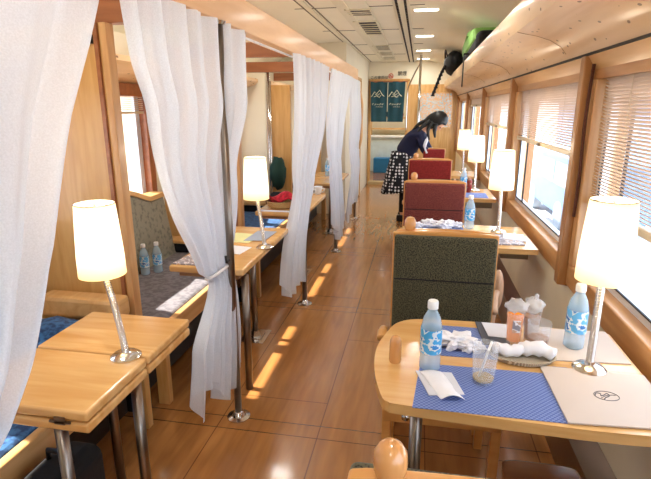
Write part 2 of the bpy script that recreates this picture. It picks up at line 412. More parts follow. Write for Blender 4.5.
# heater duct / sloping lower panel with wall brackets
struct(MB().prism([(.70,0),(.63,0),(.63,.20),(.70,.26)],Y0,Y1,'y').build('baseboard_right', M['steel']))
for i in range(len(FINS)-1):
    a, b = FINS[i]+.03, FINS[i+1]-.03
    fr = MB()
    fr.box((.69,a,.67),(.80,b,.77)); fr.box((.70,a,1.56),(.80,b,1.66)); 
    w = struct(fr.build('window_%d'%(i+1), M['frame_y'], bevel=.006))
    MB().box((.69,a,.77),(.80,a+.06,1.56)).box((.69,b-.06,.77),(.80,b,1.56)).build('stile', M['frame'], w, bevel=.004)
    MB().box((.745,a+.06,.77),(.775,a+.10,1.56)).box((.745,b-.10,.77),(.775,b-.06,1.56)).box((.745,a+.10,.77),(.775,b-.10,.80)).box((.745,a+.10,1.53),(.775,b-.10,1.56)).build('sash', M['alu'], w)
    MB().box((.738,a+.10,.80),(.745,a+.106,1.53)).box((.738,b-.106,.80),(.745,b-.10,1.53)).box((.738,a+.10,.80),(.745,b-.10,.806)).box((.738,b-.34,.80),(.746,b-.325,1.53)).build('seal', M['seal'], w)
    MB().box((.758,a+.08,.78),(.762,b-.08,1.55)).build('pane', M['glass'], w)
    # fin between the windows
    MB().prism([(.655,.665),(.86,.64),(.86,1.66),(.655,1.66)], FINS[i+1]-.03, FINS[i+1]+.03, 'y').build('post', M['fin'], w, bevel=.005)
# blinds: (window index, bottom z)
def blind(y0, y1, zb, label):
    t = thing('window_blind', (.722,(y0+y1)/2,1.56), label, 'blind', 'slatted window blinds')
    h = (y1-y0)/2; s = MB(); z = 1.575; 
    MB().box((-.018,-h,0),(.018,h,.055)).build('headrail', M['blindrail'], t, bevel=.004)
    k = 0; zz = -.006
    while 1.56+zz > zb+.03:
        s.box((-.009,-h+.004,zz-.0007),(.009,h-.004,zz+.0007), rot=(0,math.radians(35),0)); zz -= .0125
    s.build('slat', M['blind'], t)
    MB().box((-.012,-h,zb-1.56),(.012,h,zb-1.56+.026)).build('bottom_rail', M['blindrail'], t, bevel=.003)
    MB().box((-.026,-.02,zb-1.56+.002),(-.012,.02,zb-1.56+.022)).build('pull', M['steel'], t, bevel=.003)
    for yy in (-h*.6, h*.6): MB().box((-.0135,yy-.0015,zb-1.56),(-.0125,yy+.0015,0)).build('cord', M['blindrail'], t)
    return t
blind(.80,2.21,1.05,'slatted blind pulled lowest, behind the large lamp at right')
blind(2.45,3.90,1.225,'slatted blind pulled halfway, over the large middle right window')
blind(4.14,5.68,1.27,'slatted blind on the narrower window beyond the second lamp')
blind(5.92,7.58,1.46,'slatted blind raised nearly all the way, far right window')
# strap hanging beside the near fin
o = MB().tube(spl([(.682,2.27,1.62),(.676,2.27,1.4),(.682,2.27,1.15),(.68,2.27,.99)],6), .007, 8).build('pull_cord', M['fincord'], smooth=True)
tag(o,'dark braided cord hanging down the wooden post at right','cord')
# cove and rack on right side
cv = [(.66,1.66),(.655,1.69),(.63,1.722),(.58,1.752),(.52,1.772),(.46,1.784),(.43,1.792),(.418,1.84),(.42,1.905),(.44,1.912),(.45,1.885),(.86,1.885),(.86,1.66)]
o = MB().prism(cv, Y0, Y1, 'y').build('luggage_rack', M['cove']); autosmooth(o, 35)
tag(o,'long pale wooden luggage rack with curved underside above the right windows','luggage rack')
MB().box((.652,Y0,1.653),(.664,Y1,1.661)).build('shadow_gap', M['dark'], o)
MB().box((.405,1.9,1.85),(.413,2.0,1.895)).build('row_tag', M['bluegrey'], o)
sm = MB()
for y in (2.6,4.1,5.6): sm.tube([Vector((x-.001,y,z-.002)) for x, z in cv[1:7]], .0012, 5)
sm.build('seam', M['endgrain'], o)

# ---- left wall with windows
struct(MB().box((-2.06,Y0,0),(-1.86,Y1,.82)).build('wall_left', M['cream']))
struct(MB().box((-2.06,Y0,1.56),(-1.86,Y1,1.9)).build('wall_left_header', M['cream']))
LW = [(.75,1.70),(2.2,3.22),(3.65,4.66),(5.1,6.1)]
prev = Y0
mbp = MB()
for a, b in LW+[(Y1,Y1)]:
    mbp.box((-2.06,prev,.82),(-1.86,a,1.56)); prev = b
struct(mbp.build('wall_left_piers', M['cream']))
for i,(a,b) in enumerate(LW):
    w = struct(MB().box((-1.92,a,.76),(-1.83,b,.84)).box((-1.92,a,1.52),(-1.83,b,1.60)).build('window_%d'%(i+7), M['redwood'], bevel=.005))
    MB().box((-1.92,a-.04,.76),(-1.83,a+.03,1.60)).box((-1.92,b-.03,.76),(-1.83,b+.04,1.60)).build('stile', M['redwood'], w, bevel=.004)
    MB().box((-1.90,a+.03,.84),(-1.88,a+.06,1.52)).box((-1.90,b-.08,.84),(-1.88,b-.03,1.52)).box((-1.90,b-.46,.84),(-1.88,b-.36,1.52)).build('sash', M['alu'], w)
    MB().box((-1.878,b-.47,.84),(-1.872,b-.46,1.52)).build('seal', M['seal'], w)
    MB().box((-1.897,a+.05,.84),(-1.893,b-.05,1.52)).build('pane', M['glass'], w)
    t = thing('window_blind', (-1.85,(a+b)/2,1.52), ['raised blind on the near left window','raised brown blind over the left window beside the sofa','raised blind on the third left window','raised blind on the fourth left window'][i], 'blind', 'slatted window blinds')
    h=(b-a)/2-.04; s = MB()
    for k in range(7): s.box((-.008,-h,-.008-k*.0125),(.008,h,-.0035-k*.0125))
    s.build('slat', M['blind'], t); MB().box((-.012,-h,-.11),(.012,h,-.095)).build('bottom_rail', M['blindrail'], t)
cl = [(-1.86,1.60),(-1.80,1.61),(-1.70,1.635),(-1.60,1.66),(-1.56,1.69),(-1.565,1.72),(-1.60,1.725),(-1.86,1.72)]
for a,b,l in ((.6,1.94,'near'),(2.0,3.38,'second'),(3.5,4.85,'third'),(4.95,6.45,'far')):
    o = MB().prism(cl, a, b, 'y').build('luggage_shelf', M['cove']); autosmooth(o,35)
    tag(o, {'near':'pale wooden luggage shelf over the first left compartment, behind the front curtain','second':'curved wooden luggage shelf seen over the patterned sofa','third':'wooden luggage shelf beyond the second left partition','far':'farthest wooden luggage shelf on the left behind the curtains'}[l], 'shelf','luggage shelves over the left compartments')

# ---- end walls, doorway
struct(MB().box((-2.06,Y0-.06,0),(.92,Y0,2.36)).build('wall_back', M['cream']))
struct(MB().box((-2.06,9.7,0),(-.93,9.8,2.36)).box((-.93,9.7,1.93),(-.24,9.8,2.36)).box((-.24,9.7,1.86),(.92,9.8,2.36)).build('wall_end', M['cream']))
struct(MB().box((-.24,9.68,0),(.92,9.8,1.86)).build('wall_end_panel', M['birch_z']))
d = struct(MB().box((-.96,9.66,0),(-.91,9.82,1.95)).box((-.26,9.66,0),(-.2,9.82,1.95)).box((-.96,9.66,1.92),(-.2,9.82,1.96)).build('door_1', M['birch_z'], bevel=.004))
struct(MB().box((-.93,9.55,.0),(-.24,9.75,.06)).build('trim_4', M['lightseat'], bevel=.005))
# room beyond
struct(MB().box((-1.5,12.6,0),(.2,12.7,2.36)).box((-1.6,9.8,0),(-1.5,12.7,2.36)).box((.2,9.8,0),(.3,12.7,2.36)).build('wall_vestibule', M['cream']))
struct(MB().box((-1.6,9.8,2.3),(.3,12.7,2.36)).build('ceiling_vestibule', M['ceil']))
# toilet block at far left
struct(MB().box((-1.86,6.75,0),(-.97,9.66,2.3)).build('wall_cabin', M['cream']))
t = thing('cabin_door', (-.965,7.9,0), 'narrow cream door with a curved wooden handle on the far left cabin','door')
MB().box((-.004,-.38,.02),(.012,.38,1.85)).build('leaf', M['cream'], t)
MB().box((-.004,-.43,0),(.025,-.38,1.9)).box((-.004,.38,0),(.025,.43,1.9)).box((-.004,-.43,1.86),(.025,.43,1.9)).build('door_frame', M['birch_z'], t, bevel=.003)
MB().tube(spl([(.012,.30,.8),(.05,.28,1.0),(.05,.28,1.25),(.05,.28,1.5),(.012,.30,1.7)],5), .022, 10).build('handle', M['frame'], t, smooth=True)

# ---- counter and crates beyond the doorway
t = thing('service_counter', (-.65,11.9,0),'pale blue white service counter beyond the doorway','counter')
MB().box((-.45,-.2,0),(.45,.3,.78)).build('body', M['counter'], t, bevel=.01)
MB().box((-.48,-.24,.78),(.48,.3,.82)).build('worktop', M['white'], t, bevel=.005)
MB().box((-.48,.1,.95),(.48,.3,.98)).box((-.48,.1,1.2),(.48,.3,1.23)).box((-.48,.1,.82),(-.45,.3,1.23)).box((.45,.1,.82),(.48,.3,1.23)).build('shelf', M['birch'], t)
o = MB().box((-.33,-.12,0),(.33,.12,.34)).build('crate', M['bluebin'], bevel=.015, loc=(-.66,11.5,0)); tag(o,'blue crate on the floor beyond the doorway','crate')
o = MB().blob((0,0,.05),(.12,.08,.06),3).build('dark_bag', M['black'], smooth=True, loc=(-.78,12.1,1.25)); tag(o,'small black bag on the shelf beyond the doorway','bag')
o = MB().blob((0,0,.05),(.08,.07,.05),5).build('red_parcel', M['redlabel'], smooth=True, loc=(-.44,12.1,1.24)); tag(o,'small dark red parcel on the shelf beyond the doorway','parcel')

# ---- noren
t = thing('doorway_curtain', (-.6,9.60,1.93), 'dark teal split cloth curtain printed with pale mountain outlines hanging in the doorway','curtain')
MB().tube([(-.36,.0,-.02),(.36,.0,-.02)], .012, 8).build('rod', M['redwood'], t)
for sx in (-1,1):
    def f(u, v, sx=sx):
        x = sx*.005+sx*u*.315*(1-.08*v); return (x, -.012+.010*math.sin(u*11+v), -.02-v*(.72))
    p = MB().grid(f, 24, 12).build('cloth_panel', M['noren'], t, smooth=True)
    cx = sx*.16-.02
    e = MB(); pts = [(cx-.12,-.03,-.29),(cx-.06,-.03,-.20),(cx-.02,-.03,-.235),(cx+.03,-.03,-.17),(cx+.08,-.03,-.25),(cx+.12,-.03,-.28)]
    e.tube(pts, .007, 5); e.tube([(cx-.07,-.03,-.29),(cx-.02,-.03,-.27),(cx+.03,-.03,-.3),(cx+.06,-.03,-.26)], .006, 5); e.tube([(cx-.05,-.03,-.24),(cx+.0,-.03,-.26),(cx+.04,-.03,-.23)], .005, 5)
    for k in range(5): e.tube([(cx-.1+k*.045,-.03,-.43-.01*(k%2)),(cx-.075+k*.045,-.03,-.40-.01*(k%3))], .005, 5)
    for k in range(4): e.tube([(cx-.03+k*.035,-.03,-.475),(cx-.015+k*.035,-.03,-.46)], .004, 5)
    e.build('mountain_print', M['norenwhite'], p)
# text signs above the door
def text(name, s, size, m, parent, loc, rot):
    cu = bpy.data.curves.new(name, 'FONT'); cu.body = s; cu.size = size; cu.extrude = .002; cu.align_x = 'CENTER'; cu.resolution_u = 2
    tmp = bpy.data.objects.new('tmp', cu); COL.objects.link(tmp)
    dg = bpy.context.evaluated_depsgraph_get(); me = bpy.data.meshes.new_from_object(tmp.evaluated_get(dg))
    bpy.data.objects.remove(tmp); o = bpy.data.objects.new(name, me); me.materials.clear(); me.materials.append(m); COL.objects.link(o)
    o.parent = parent; o.location = loc; o.rotation_euler = rot; return o
t = thing('door_sign', (-.6,9.695,2.0), 'small lettered sign in black and red above the doorway curtain','sign')
text('lettering','この車両は', .065, M['kanji'], t, (-.17,-.004,-.035), (PI/2,0,0))
text('lettering','禁煙', .085, M['kanji'], t, (.25,-.004,.025), (PI/2,0,0))
MB().tube([(.045+.04*math.cos(a*PI/8),-.004,.015+.04*math.sin(a*PI/8)) for a in range(17)], .006, 6).tube([(.02,-.004,.04),(.07,-.004,-.01)], .006, 6).tube([(.015,-.004,.01),(.06,-.004,.01)], .005, 6).build('red_symbol', M['signred'], t)

# picture on the end panel
t = thing('wall_picture', (.27,9.67,1.40),'pale blue and orange mosaic picture on the far wooden wall','picture')
MB().box((-.3,-.02,-.3),(.3,0,.3)).build('canvas', M['picture'], t)
MB().box((-.32,-.025,-.32),(-.3,.0,.32)).box((.3,-.025,-.32),(.32,0,.32)).box((-.32,-.025,.3),(.32,0,.32)).box((-.32,-.025,-.32),(.32,0,-.3)).build('picture_frame', M['birch'], t)
# tall handrail pole near the end
t = thing('handrail_pole', (-.02,8.6,0),'tall chrome floor to ceiling pole with a slanted brace near the far wall','handrail')
MB().tube([(0,0,0),(0,0,2.27)], .02, 12).build('pole', M['chrome'], t, smooth=True)
MB().tube(spl([(0,0,2.16),(-.1,.4,2.0),(-.2,.9,1.8),(-.22,1.0,1.6),(-.22,1.0,1.0)],5), .014, 10).build('brace', M['chrome'], t, smooth=True)

# ================================================================== LEFT SIDE STRUCTURE
o = MB().box((-.89,Y0,1.78),(-.79,6.56,1.915)).build('curtain_beam', M['beam'], bevel=.004)
tag(o,'long light wooden beam running along the aisle above the white curtains','beam')
MB().box((-.86,Y0,1.772),(-.845,6.5,1.781)).build('curtain_track', M['white'], o)
PY = [.54,1.99,3.44,4.89,6.45]
clb = ['reddish wooden cross beam above the front partition','reddish wooden cross beam above the second curtain pole','reddish wooden cross beam farther back on the left','farthest reddish wooden cross beam on the left']
for i,y in enumerate(PY[1:]):
    o = MB().box((-1.86,y-.03,1.78),(-.89,y+.03,1.875)).build('cross_beam', M['redwood'], bevel=.003); tag(o, clb[i],'beam','cross beams over the left partitions')
pll = ['chrome curtain pole nearest the camera at the far left','chrome curtain pole beside the big tied curtain','second chrome curtain pole with a thinner tied curtain','third chrome curtain pole down the aisle','last chrome curtain pole down the aisle']
proto = None
for i,y in enumerate(PY):
    if i == 0: continue
    if proto is None:
        proto = thing('curtain_pole', (-.795,y,0), pll[i],'pole','chrome poles along the curtains')
        MB().tube([(0,0,.0),(0,0,1.78)], .0165, 16).build('post', M['steel'], proto, smooth=True)
        autosmooth(MB().lathe([(.055,0),(.055,.006),(.035,.012),(.024,.03),(.02,.034)],n=24).build('foot_flange', M['chrome'], proto))
        MB().lathe([(.022,1.765),(.03,1.778)],n=16).build('top_flange', M['chrome'], proto)
        MB().tube([(0,-.02,.80),(-.0,-.05,.80),(0,-.055,.83)], .006, 8).build('tie_hook', M['blackpl'], proto, smooth=True)
    else: dup(proto, (-.795,y,0), pll[i])
# partitions
def partition(y, label, split):
    t = thing('partition_panel', (-1.55,y,0), label, 'partition','wooden partitions between left compartments')
    if not split:
        MB().box((-.31,-.02,.12),(.27,.02,1.78)).build('panel', M['birch_z'], t)
        MB().box((.27,-.028,.08),(.30,.028,1.78)).build('edge_post', M['frame'], t, bevel=.004)
        MB().box((.245,-.034,.12),(.262,-.02,1.78)).build('edge_strip', M['redwood'], t)
        MB().box((-.31,-.03,0),(.30,.03,.13)).build('kick_plate', M['blackpl'], t)
        MB().box((.19,-.03,1.70),(.235,-.02,1.735)).build('clip', M['blackpl'], t)
    else:
        MB().box((-.31,-.02,.0),(.05,.02,1.78)).build('cream_panel', M['cream'], t)
        MB().box((.10,-.02,.4),(.30,.02,1.66)).build('panel', M['birch_z'], t)
        MB().tube([(.075,0,0),(.075,0,1.78)], .014, 10).tube([(.105,-.04,0),(.105,-.04,1.7)], .010, 10).build('rail', M['chrome'], t, smooth=True)
partition(1.96,'tall honey coloured wooden partition behind the near left lamp', False)
partition(3.42,'wooden partition hidden behind the big tied curtain', False)
partition(4.89,'partition of cream and wooden panels with twin chrome rails behind the lamp', True)
partition(6.45,'farthest left partition of cream and wooden panels behind the curtains', True)

# benches
def bench(y0, y1, label, fab, seatfab):
    L = y1-y0; t = thing('sofa_bench', (-1.5,y0,0), label, 'sofa')
    def seat(u, v):
        return (-.30+u*.60, .02+v*(L-.04), 0)
    MB().box((-.29,.0,.34),(.30,L,.43)).build('seat', seatfab, t, bevel=.03, seg=4)
    MB().box((.30,0,.325),(.335,L,.425)).build('front_rail', M['birch'], t, bevel=.008)
    MB().box((-.36,.0,.05),(.20,L,.33)).build('plinth', M['blackpl'], t)
    MB().box((.27,.0,.0),(.33,.04,.33)).build('leg', M['birch_z'], t, bevel=.004)
    MB().box((.27,L-.04,.0),(.33,L,.33)).build('leg', M['birch_z'], t, bevel=.004)
    # backrest with wavy top
    n = 24; ya, yb = .04, L-.17
    top = lambda s: .95-.12*min(1,max(0,(s-.5)/.32))**1.2*(1 if s<.82 else 1) -.02*math.sin(s*PI*2)+(.02*max(0,(s-.85)/.15))
    b = MB(); pts = [(ya+(yb-ya)*k/n, top(k/n)) for k in range(n+1)]
    b.prism([(ya,.40)]+[(yb+.03,.40)]+pts[::-1], -.30, -.22, 'x')
    for v in b.bm.verts: v.co.x += -.06*(v.co.z-.45)/.5+.02
    b.build('backrest', fab, t, bevel=.02, seg=4)
    r = MB(); r.prism([(p[0],p[1]-.005) for p in pts]+[(p[0],p[1]+.03) for p in pts[::-1]], -.315, -.21, 'x'); 
    for v in r.bm.verts: v.co.x += -.06*(v.co.z-.45)/.5+.02
    r.build('top_rail', M['birch'], t, bevel=.006)
    MB().box((-.28,L-.16,.43),(.0,L-.05,.50)).build('arm_cushion', M['black'], t, bevel=.02, seg=3)
    MB().box((-.30,L-.17,.50),(.02,L-.04,.525)).build('armrest', M['birch'], t, bevel=.006)
    return t
bench(.45,1.86,'blue upholstered bench with wooden front rail at the far left, half hidden', M['denim'], M['denim'])
bench(2.02,3.36,'grey leaf patterned window sofa with a wavy wooden top rail', M['sofa'], M['sofaseat'])
bench(3.50,4.84,'bench with blue upholstery behind the second left table', M['denim'], M['denim'])
bench(4.95,6.40,'farthest bench on the left, behind the white curtains', M['sofa'], M['sofaseat'])

# blue cushion by the partition, black case beneath the table
t = thing('blue_cushion', (-1.47,1.68,.435),'denim blue cushion lying on the near bench beside the partition','cushion')
MB().blob((0,0,.07),(.17,.12,.08),2,.08).build('cover', M['denim'], t, smooth=True)
o = MB().box((-.2,-.05,0),(.2,.05,.10)).build('bench_end_rest', M['birch'], bevel=.02, loc=(-1.46,1.87,.53)); tag(o,'light wooden rest rail above the blue cushion by the partition','rail')
t = thing('travel_case', (-1.04,1.13,.0),'black soft travel case standing on the floor under the near left table','suitcase')
MB().box((-.08,-.12,.03),(.08,.12,.40)).build('case_body', M['black'], t, bevel=.05, seg=4)
MB().tube([(-.04,0,.40),(-.04,0,.43),(.04,0,.43),(.04,0,.40)],.008,8).build('handle', M['blackpl'], t, smooth=True)
for sx in (-1,1): MB().tube([(sx*.06-.01,-.1,.022),(sx*.06+.01,-.1,.022)],.022,12).build('wheel', M['blackpl'], t)

t = thing('wooden_stool', (.40,1.20,0),'glossy brown wooden stool half hidden under the near right table','stool')
MB().prism([(p.x,p.y) for p in spl([(-.11,-.14,0),(-.115,.0,0),(-.11,.13,0),(-.09,.16,0),(0,.165,0),(.09,.16,0),(.11,.13,0),(.115,0,0),(.11,-.14,0),(0,-.15,0)],3)],.385,.42,'z').build('seat', M['stool'], t, bevel=.01, seg=3)
for sx in (-1,1):
    for sy in (-1,1): MB().tube([(sx*.085,sy*.11,.0),(sx*.075,sy*.10,.385)],[.012,.016],10).build('leg', M['stool'], t, smooth=True)
# ---- left folding tables
def left_table(y, near_open, label):
    t = thing('folding_table', (-.99,y,0), label, 'table','wooden folding tables along the left aisle side')
    # far leaf
    def leaf(nm, a, b, z, w=.195, skew=.0):
        mb = MB(); mb.prism([(-.20,a),(w-.0,a),(w,b),(-.20,b)], z, z+.03, 'z'); return mb.build(nm, M['lefttable'], t, bevel=.008, seg=3)
    leaf('top_leaf', .0, .29, .672); leaf('under_leaf', .0, .29, .638)
    a = -.30 
    leaf('front_leaf', a, -.008, .672); leaf('front_under_leaf', a, -.008, .638)
    MB().box((.10,a-.004,.66),(.13,a+.002,.682)).box((.085,a-.004,.664),(.145,a+.002,.670)).build('hinge', M['steel'], t)
    MB().box((-.17,-.26,.615),(.15,.25,.638)).build('apron', M['endgrain'], t)
    for (lx, ly) in ((.06,-.24),(.155,-.02),(-.1,.2)):
        MB().tube([(lx,ly,.0),(lx,ly,.62)], .017, 14).build('leg', M['steel'], t, smooth=True)
    return t
left_table(1.27, False, 'light wooden folding table in left foreground with the lit lamp')
t2 = thing('folding_table', (-.99,2.14,0), 'long light wooden table with leaflets beside the big tied curtain','table','wooden folding tables along the left aisle side')
MB().prism([(-.19,0),(.195,0),(.195,.86),(-.19,.86)],.665,.70,'z').build('tabletop', M['lefttable'], t2, bevel=.01, seg=3)
MB().box((-.15,.03,.64),(.16,.80,.665)).build('apron', M['endgrain'], t2)
for (lx,ly) in ((.0,.70),(.165,.10)):
    MB().tube([(lx,ly,.0),(lx,ly,.64)], .019, 14).build('leg', M['steel'], t2, smooth=True)
MB().box((-.08,.60,0),(.08,.80,.006)).prism([(-.05,.65),(.05,.65),(.05,.75),(-.05,.75)],.006,.012,'z').lathe([(.045,.006),(.022,.05)],c=(0,.70,0),n=4).build('foot_plate', M['chrome'], t2)
t3 = dup(t2, (-.99,3.475,0), 'light wooden table carrying the red cloth basket')
t4 = dup(t2, (-.99,4.98,0), 'farthest light wooden table on the left with white cups')

# ---- curtains
def curtain(py, ytop0, ytop1, tie_z, name_label, ybot0, zbot, seed, amp=.03, left=None, pleats=9, right=None, xtie=-.845, xoff=0, band=False):
    """sheer veil hung from the beam between ytop0..ytop1 and gathered at the pole py"""
    rnd = random.Random(seed); ph = [rnd.uniform(0,6.28) for _ in range(6)]
    L = left; nz = 60; nu = 110
    def edgeL(z):
        for (z1,y1),(z2,y2) in zip(L, L[1:]):
            if z1 >= z >= z2:
                t = (z1-z)/(z1-z2); t = t*t*(3-2*t)*.35+t*.65; return y1+(y2-y1)*t
        return L[-1][1]
    R = right or [(1.77,ytop1),(tie_z,py+.03),(0,py+.05)]
    def edgeR(z):
        for (z1,y1),(z2,y2) in zip(R, R[1:]):
            if z1 >= z >= z2: return y1+(y2-y1)*(z1-z)/(z1-z2)
        return R[-1][1]
    def f(u, v):
        zb = zbot+.06*math.sin(u*9+ph[1])+.10*(1-u)*math.sin(u*4+ph[2])
        z = 1.772-(1.772-zb)*v
        a, b = edgeL(z), edgeR(z); w = b-a
        uu = u+.012*math.sin(u*23+ph[0])
        y = a+w*uu
        g = max(0, 1-abs(z-tie_z)/.35)   # gathered amount
        ampz = amp*(.65+.5*v)*(1-.55*g*g)
        x = xtie+xoff+ampz*(math.sin(u*pleats*2*PI+ph[3]+.8*v)+.45*math.sin(u*pleats*3.7*PI+ph[4]+2*v))
        x += .02*math.sin(v*5+ph[5])*(1-g)
        x += .028*math.sin(u*PI)*(1 if z < tie_z else .4)
        k = min(1,max(0,(z-1.15)/.35)) if band else .2; x += .075*k*k*(3-2*k)
        return (x, y, z)
    t = thing('sheer_curtain', (0,0,0), name_label, 'curtain','sheer white curtains along the aisle')
    MB().grid(f, nu, nz).build('veil', M['sheer'], t, smooth=True)
    if band:
        ya, yb = edgeL(tie_z)-.004, edgeR(tie_z)+.004
        c = ((ya+yb)/2); r = (yb-ya)/2
        MB().tube([(xtie+.03*math.cos(a*PI/10)+.01, c+r*math.sin(a*PI/10), tie_z+.012*math.cos(a*PI/10)) for a in range(21)], .007, 8, caps=False).build('tie_band', M['band'], t, smooth=True)
    return t
curtain(.54,-.25,1.33,.74,'large sheer white curtain filling the left foreground',0,.25,1,.030,
        left=[(1.78,-.35),(.9,.25),(.3,.1)], pleats=7, right=[(1.78,1.29),(1.6,1.21),(1.43,1.12),(1.146,1.005),(.906,.87),(.79,.78),(.70,.66),(.3,.60)])
curtain(1.99,1.3,2.3,.76,'sheer white curtain tied to the nearest full chrome pole',1.8,.20,2,.030,
        left=[(1.78,1.29),(1.58,1.31),(1.415,1.37),(1.11,1.54),(.80,1.76),(.74,1.86),(.68,1.84),(.5,1.66),(.15,1.62)], pleats=7,
        right=[(1.78,2.30),(1.5,2.26),(1.1,2.19),(.8,2.10),(.74,2.08),(.5,2.09),(0,2.08)], band=True)
curtain(3.44,2.95,4.3,.95,'second sheer white curtain draped beside its chrome pole',2.8,.32,3,.022,
        left=[(1.78,3.10),(1.38,3.08),(.91,3.08),(.34,2.80),(.2,2.78)], pleats=9, right=[(1.78,4.3),(1.2,3.95),(.95,3.72),(.75,3.48),(.5,3.40),(.2,3.36)], xoff=.068)
curtain(4.89,4.3,5.8,.95,'third sheer white curtain with a ragged low hem down the aisle',4.4,.3,4,.022,
        left=[(1.78,4.34),(1.1,4.30),(.7,4.45),(.3,4.38),(.2,4.4)], pleats=9, right=[(1.78,5.8),(1.3,5.3),(.95,5.0),(.6,4.95),(.2,5.0)], xoff=.068)
curtain(6.45,5.7,6.5,.95,'farthest sheer white curtain at the end of the beam',5.8,.3,5,.022,
        left=[(1.78,5.7),(1.1,5.6),(.7,5.8),(.3,5.6),(.2,5.6)], pleats=8, right=[(1.78,6.52),(1.3,6.5),(.95,6.48),(.6,6.48),(.2,6.5)], xoff=.068)

# ---- lamps
def lamp(loc, lean, label, zb=.255):
    """base at loc, shade centred at loc+lean, shade bottom .215 above the table"""
    t = thing('table_lamp', loc, label, 'lamp','lit table lamps with white shades')
    autosmooth(MB().lathe([(.045,0),(.046,.006),(.036,.014),(.014,.02),(.012,.028)],n=24).build('base', M['chrome'], t))
    dx, dy = lean; h = .235
    st = MB(); P = spl([(0,0,.02),(dx*.16,dy*.16,.08),(dx*.46,dy*.46,.16),(dx*.95,dy*.95,zb+.02)],8)
    st.tube(P, .0095, 10)
    for i in range(len(P)-1):
        for k in (0,.5):
            p = P[i].lerp(P[i+1], k); q = p+(P[i+1]-P[i]).normalized()*.003; st.tube([p,q], .011, 10)
    st.build('gooseneck', M['chrome'], t, smooth=True)
    s = MB().lathe([(.071,0),(.070,.06),(.066,.13),(.059,.230)],n=32,capb=False,capt=False).build('lamp_shade', M['shade'], t, smooth=True, solid=.002, loc=(dx,dy,zb))
    MB().tube([(.0595*math.cos(a*PI/12),.0595*math.sin(a*PI/12),.230) for a in range(25)], .0016, 6, caps=False).tube([(-.059,0,.228),(.059,0,.228)],.0013,6).tube([(0,-.059,.228),(0,.059,.228)],.0013,6).tube([(0,0,.12),(0,0,.228)],.004,6).build('wire_ring', M['steel'], s)
    autosmooth(MB().lathe([(.012,0),(.028,.03),(.03,.06),(.02,.09),(.004,.1)],c=(0,0,.06),n=16).build('bulb', M['shade'], s))
    return t
lamp((-.86,1.255,.702),(-.115,.095),'lit cylindrical lamp on bent chrome neck on the near left table', .232)
lamp((.512,1.395,.722),(.02,.055),'lit tapered lamp on the near right table by the window')
lamp((-.81,2.53,.70),(-.07,.10),'lit lamp on slanting neck on the second left table')
lamp((.50,3.04,.722),(.0,.05),'lit lamp on the second right table before the window')
lamp((.52,4.62,.722),(.0,.06),'lit lamp on the third right table')
lamp((.52,5.95,.722),(.0,.06),'farthest lit lamp on the right beyond the woman')

# ================================================================== RIGHT SIDE: TABLES
def right_table(y0, y1, label, first):
    t = thing('dining_table', (.3,(y0+y1)/2,0), label, 'table','rounded wooden tables along the right windows')
    h = (y1-y0)/2; xl = -.40; xr = .355; pts = []
    # outline: rounded towards the aisle, long edges slightly bowed
    c = .22
    outline = spl([(xr,h*.93,0),(.1,h*1.0,0),(-.22,h*.985,0),(-.335,h*.84,0),(xl+.02,h*.45,0),(xl,h*.05,0),(xl+.008,-h*.40,0),(xl+.035,-h*.80,0),(xl+.055,-h*.89,0),(xl+.09,-h*.915,0),(-.05,-h*.975,0),(.18,-h*1.0,0),(xr,-h*.97,0)],6)
    MB().prism([(p.x,p.y) for p in outline], .69, .72, 'z').build('tabletop', M['tablewood'], t, bevel=.008, seg=3)
    MB().tube([(-.27,-.15,0),(-.27,-.15,.69)], .018, 14).build('leg', M['steel'], t, smooth=True)
    MB().lathe([(.07,0),(.068,.008),(.025,.02)],c=(-.27,-.15,0)).build('foot_plate', M['steel'], t, smooth=False)
    MB().box((.20,-.05,.60),(.355,.05,.69)).build('wall_bracket', M['steel'], t, bevel=.004)
    MB().tube([(-.30,-h*.78,.69),(-.30,-h*.78,.672),(-.30,-h*.78-.02,.668)], .010, 10).build('coat_hook', M['chrome'], t, smooth=True)
    return t
right_table(1.10,1.68,'nearest rounded wooden table set with blue mats and drinks', True)
right_table(2.68,3.22,'second rounded wooden table behind the green patterned chair', False)
right_table(4.20,4.75,'third wooden table behind the maroon patterned chair', False)
right_table(5.62,6.10,'farthest wooden table by the standing woman', False)

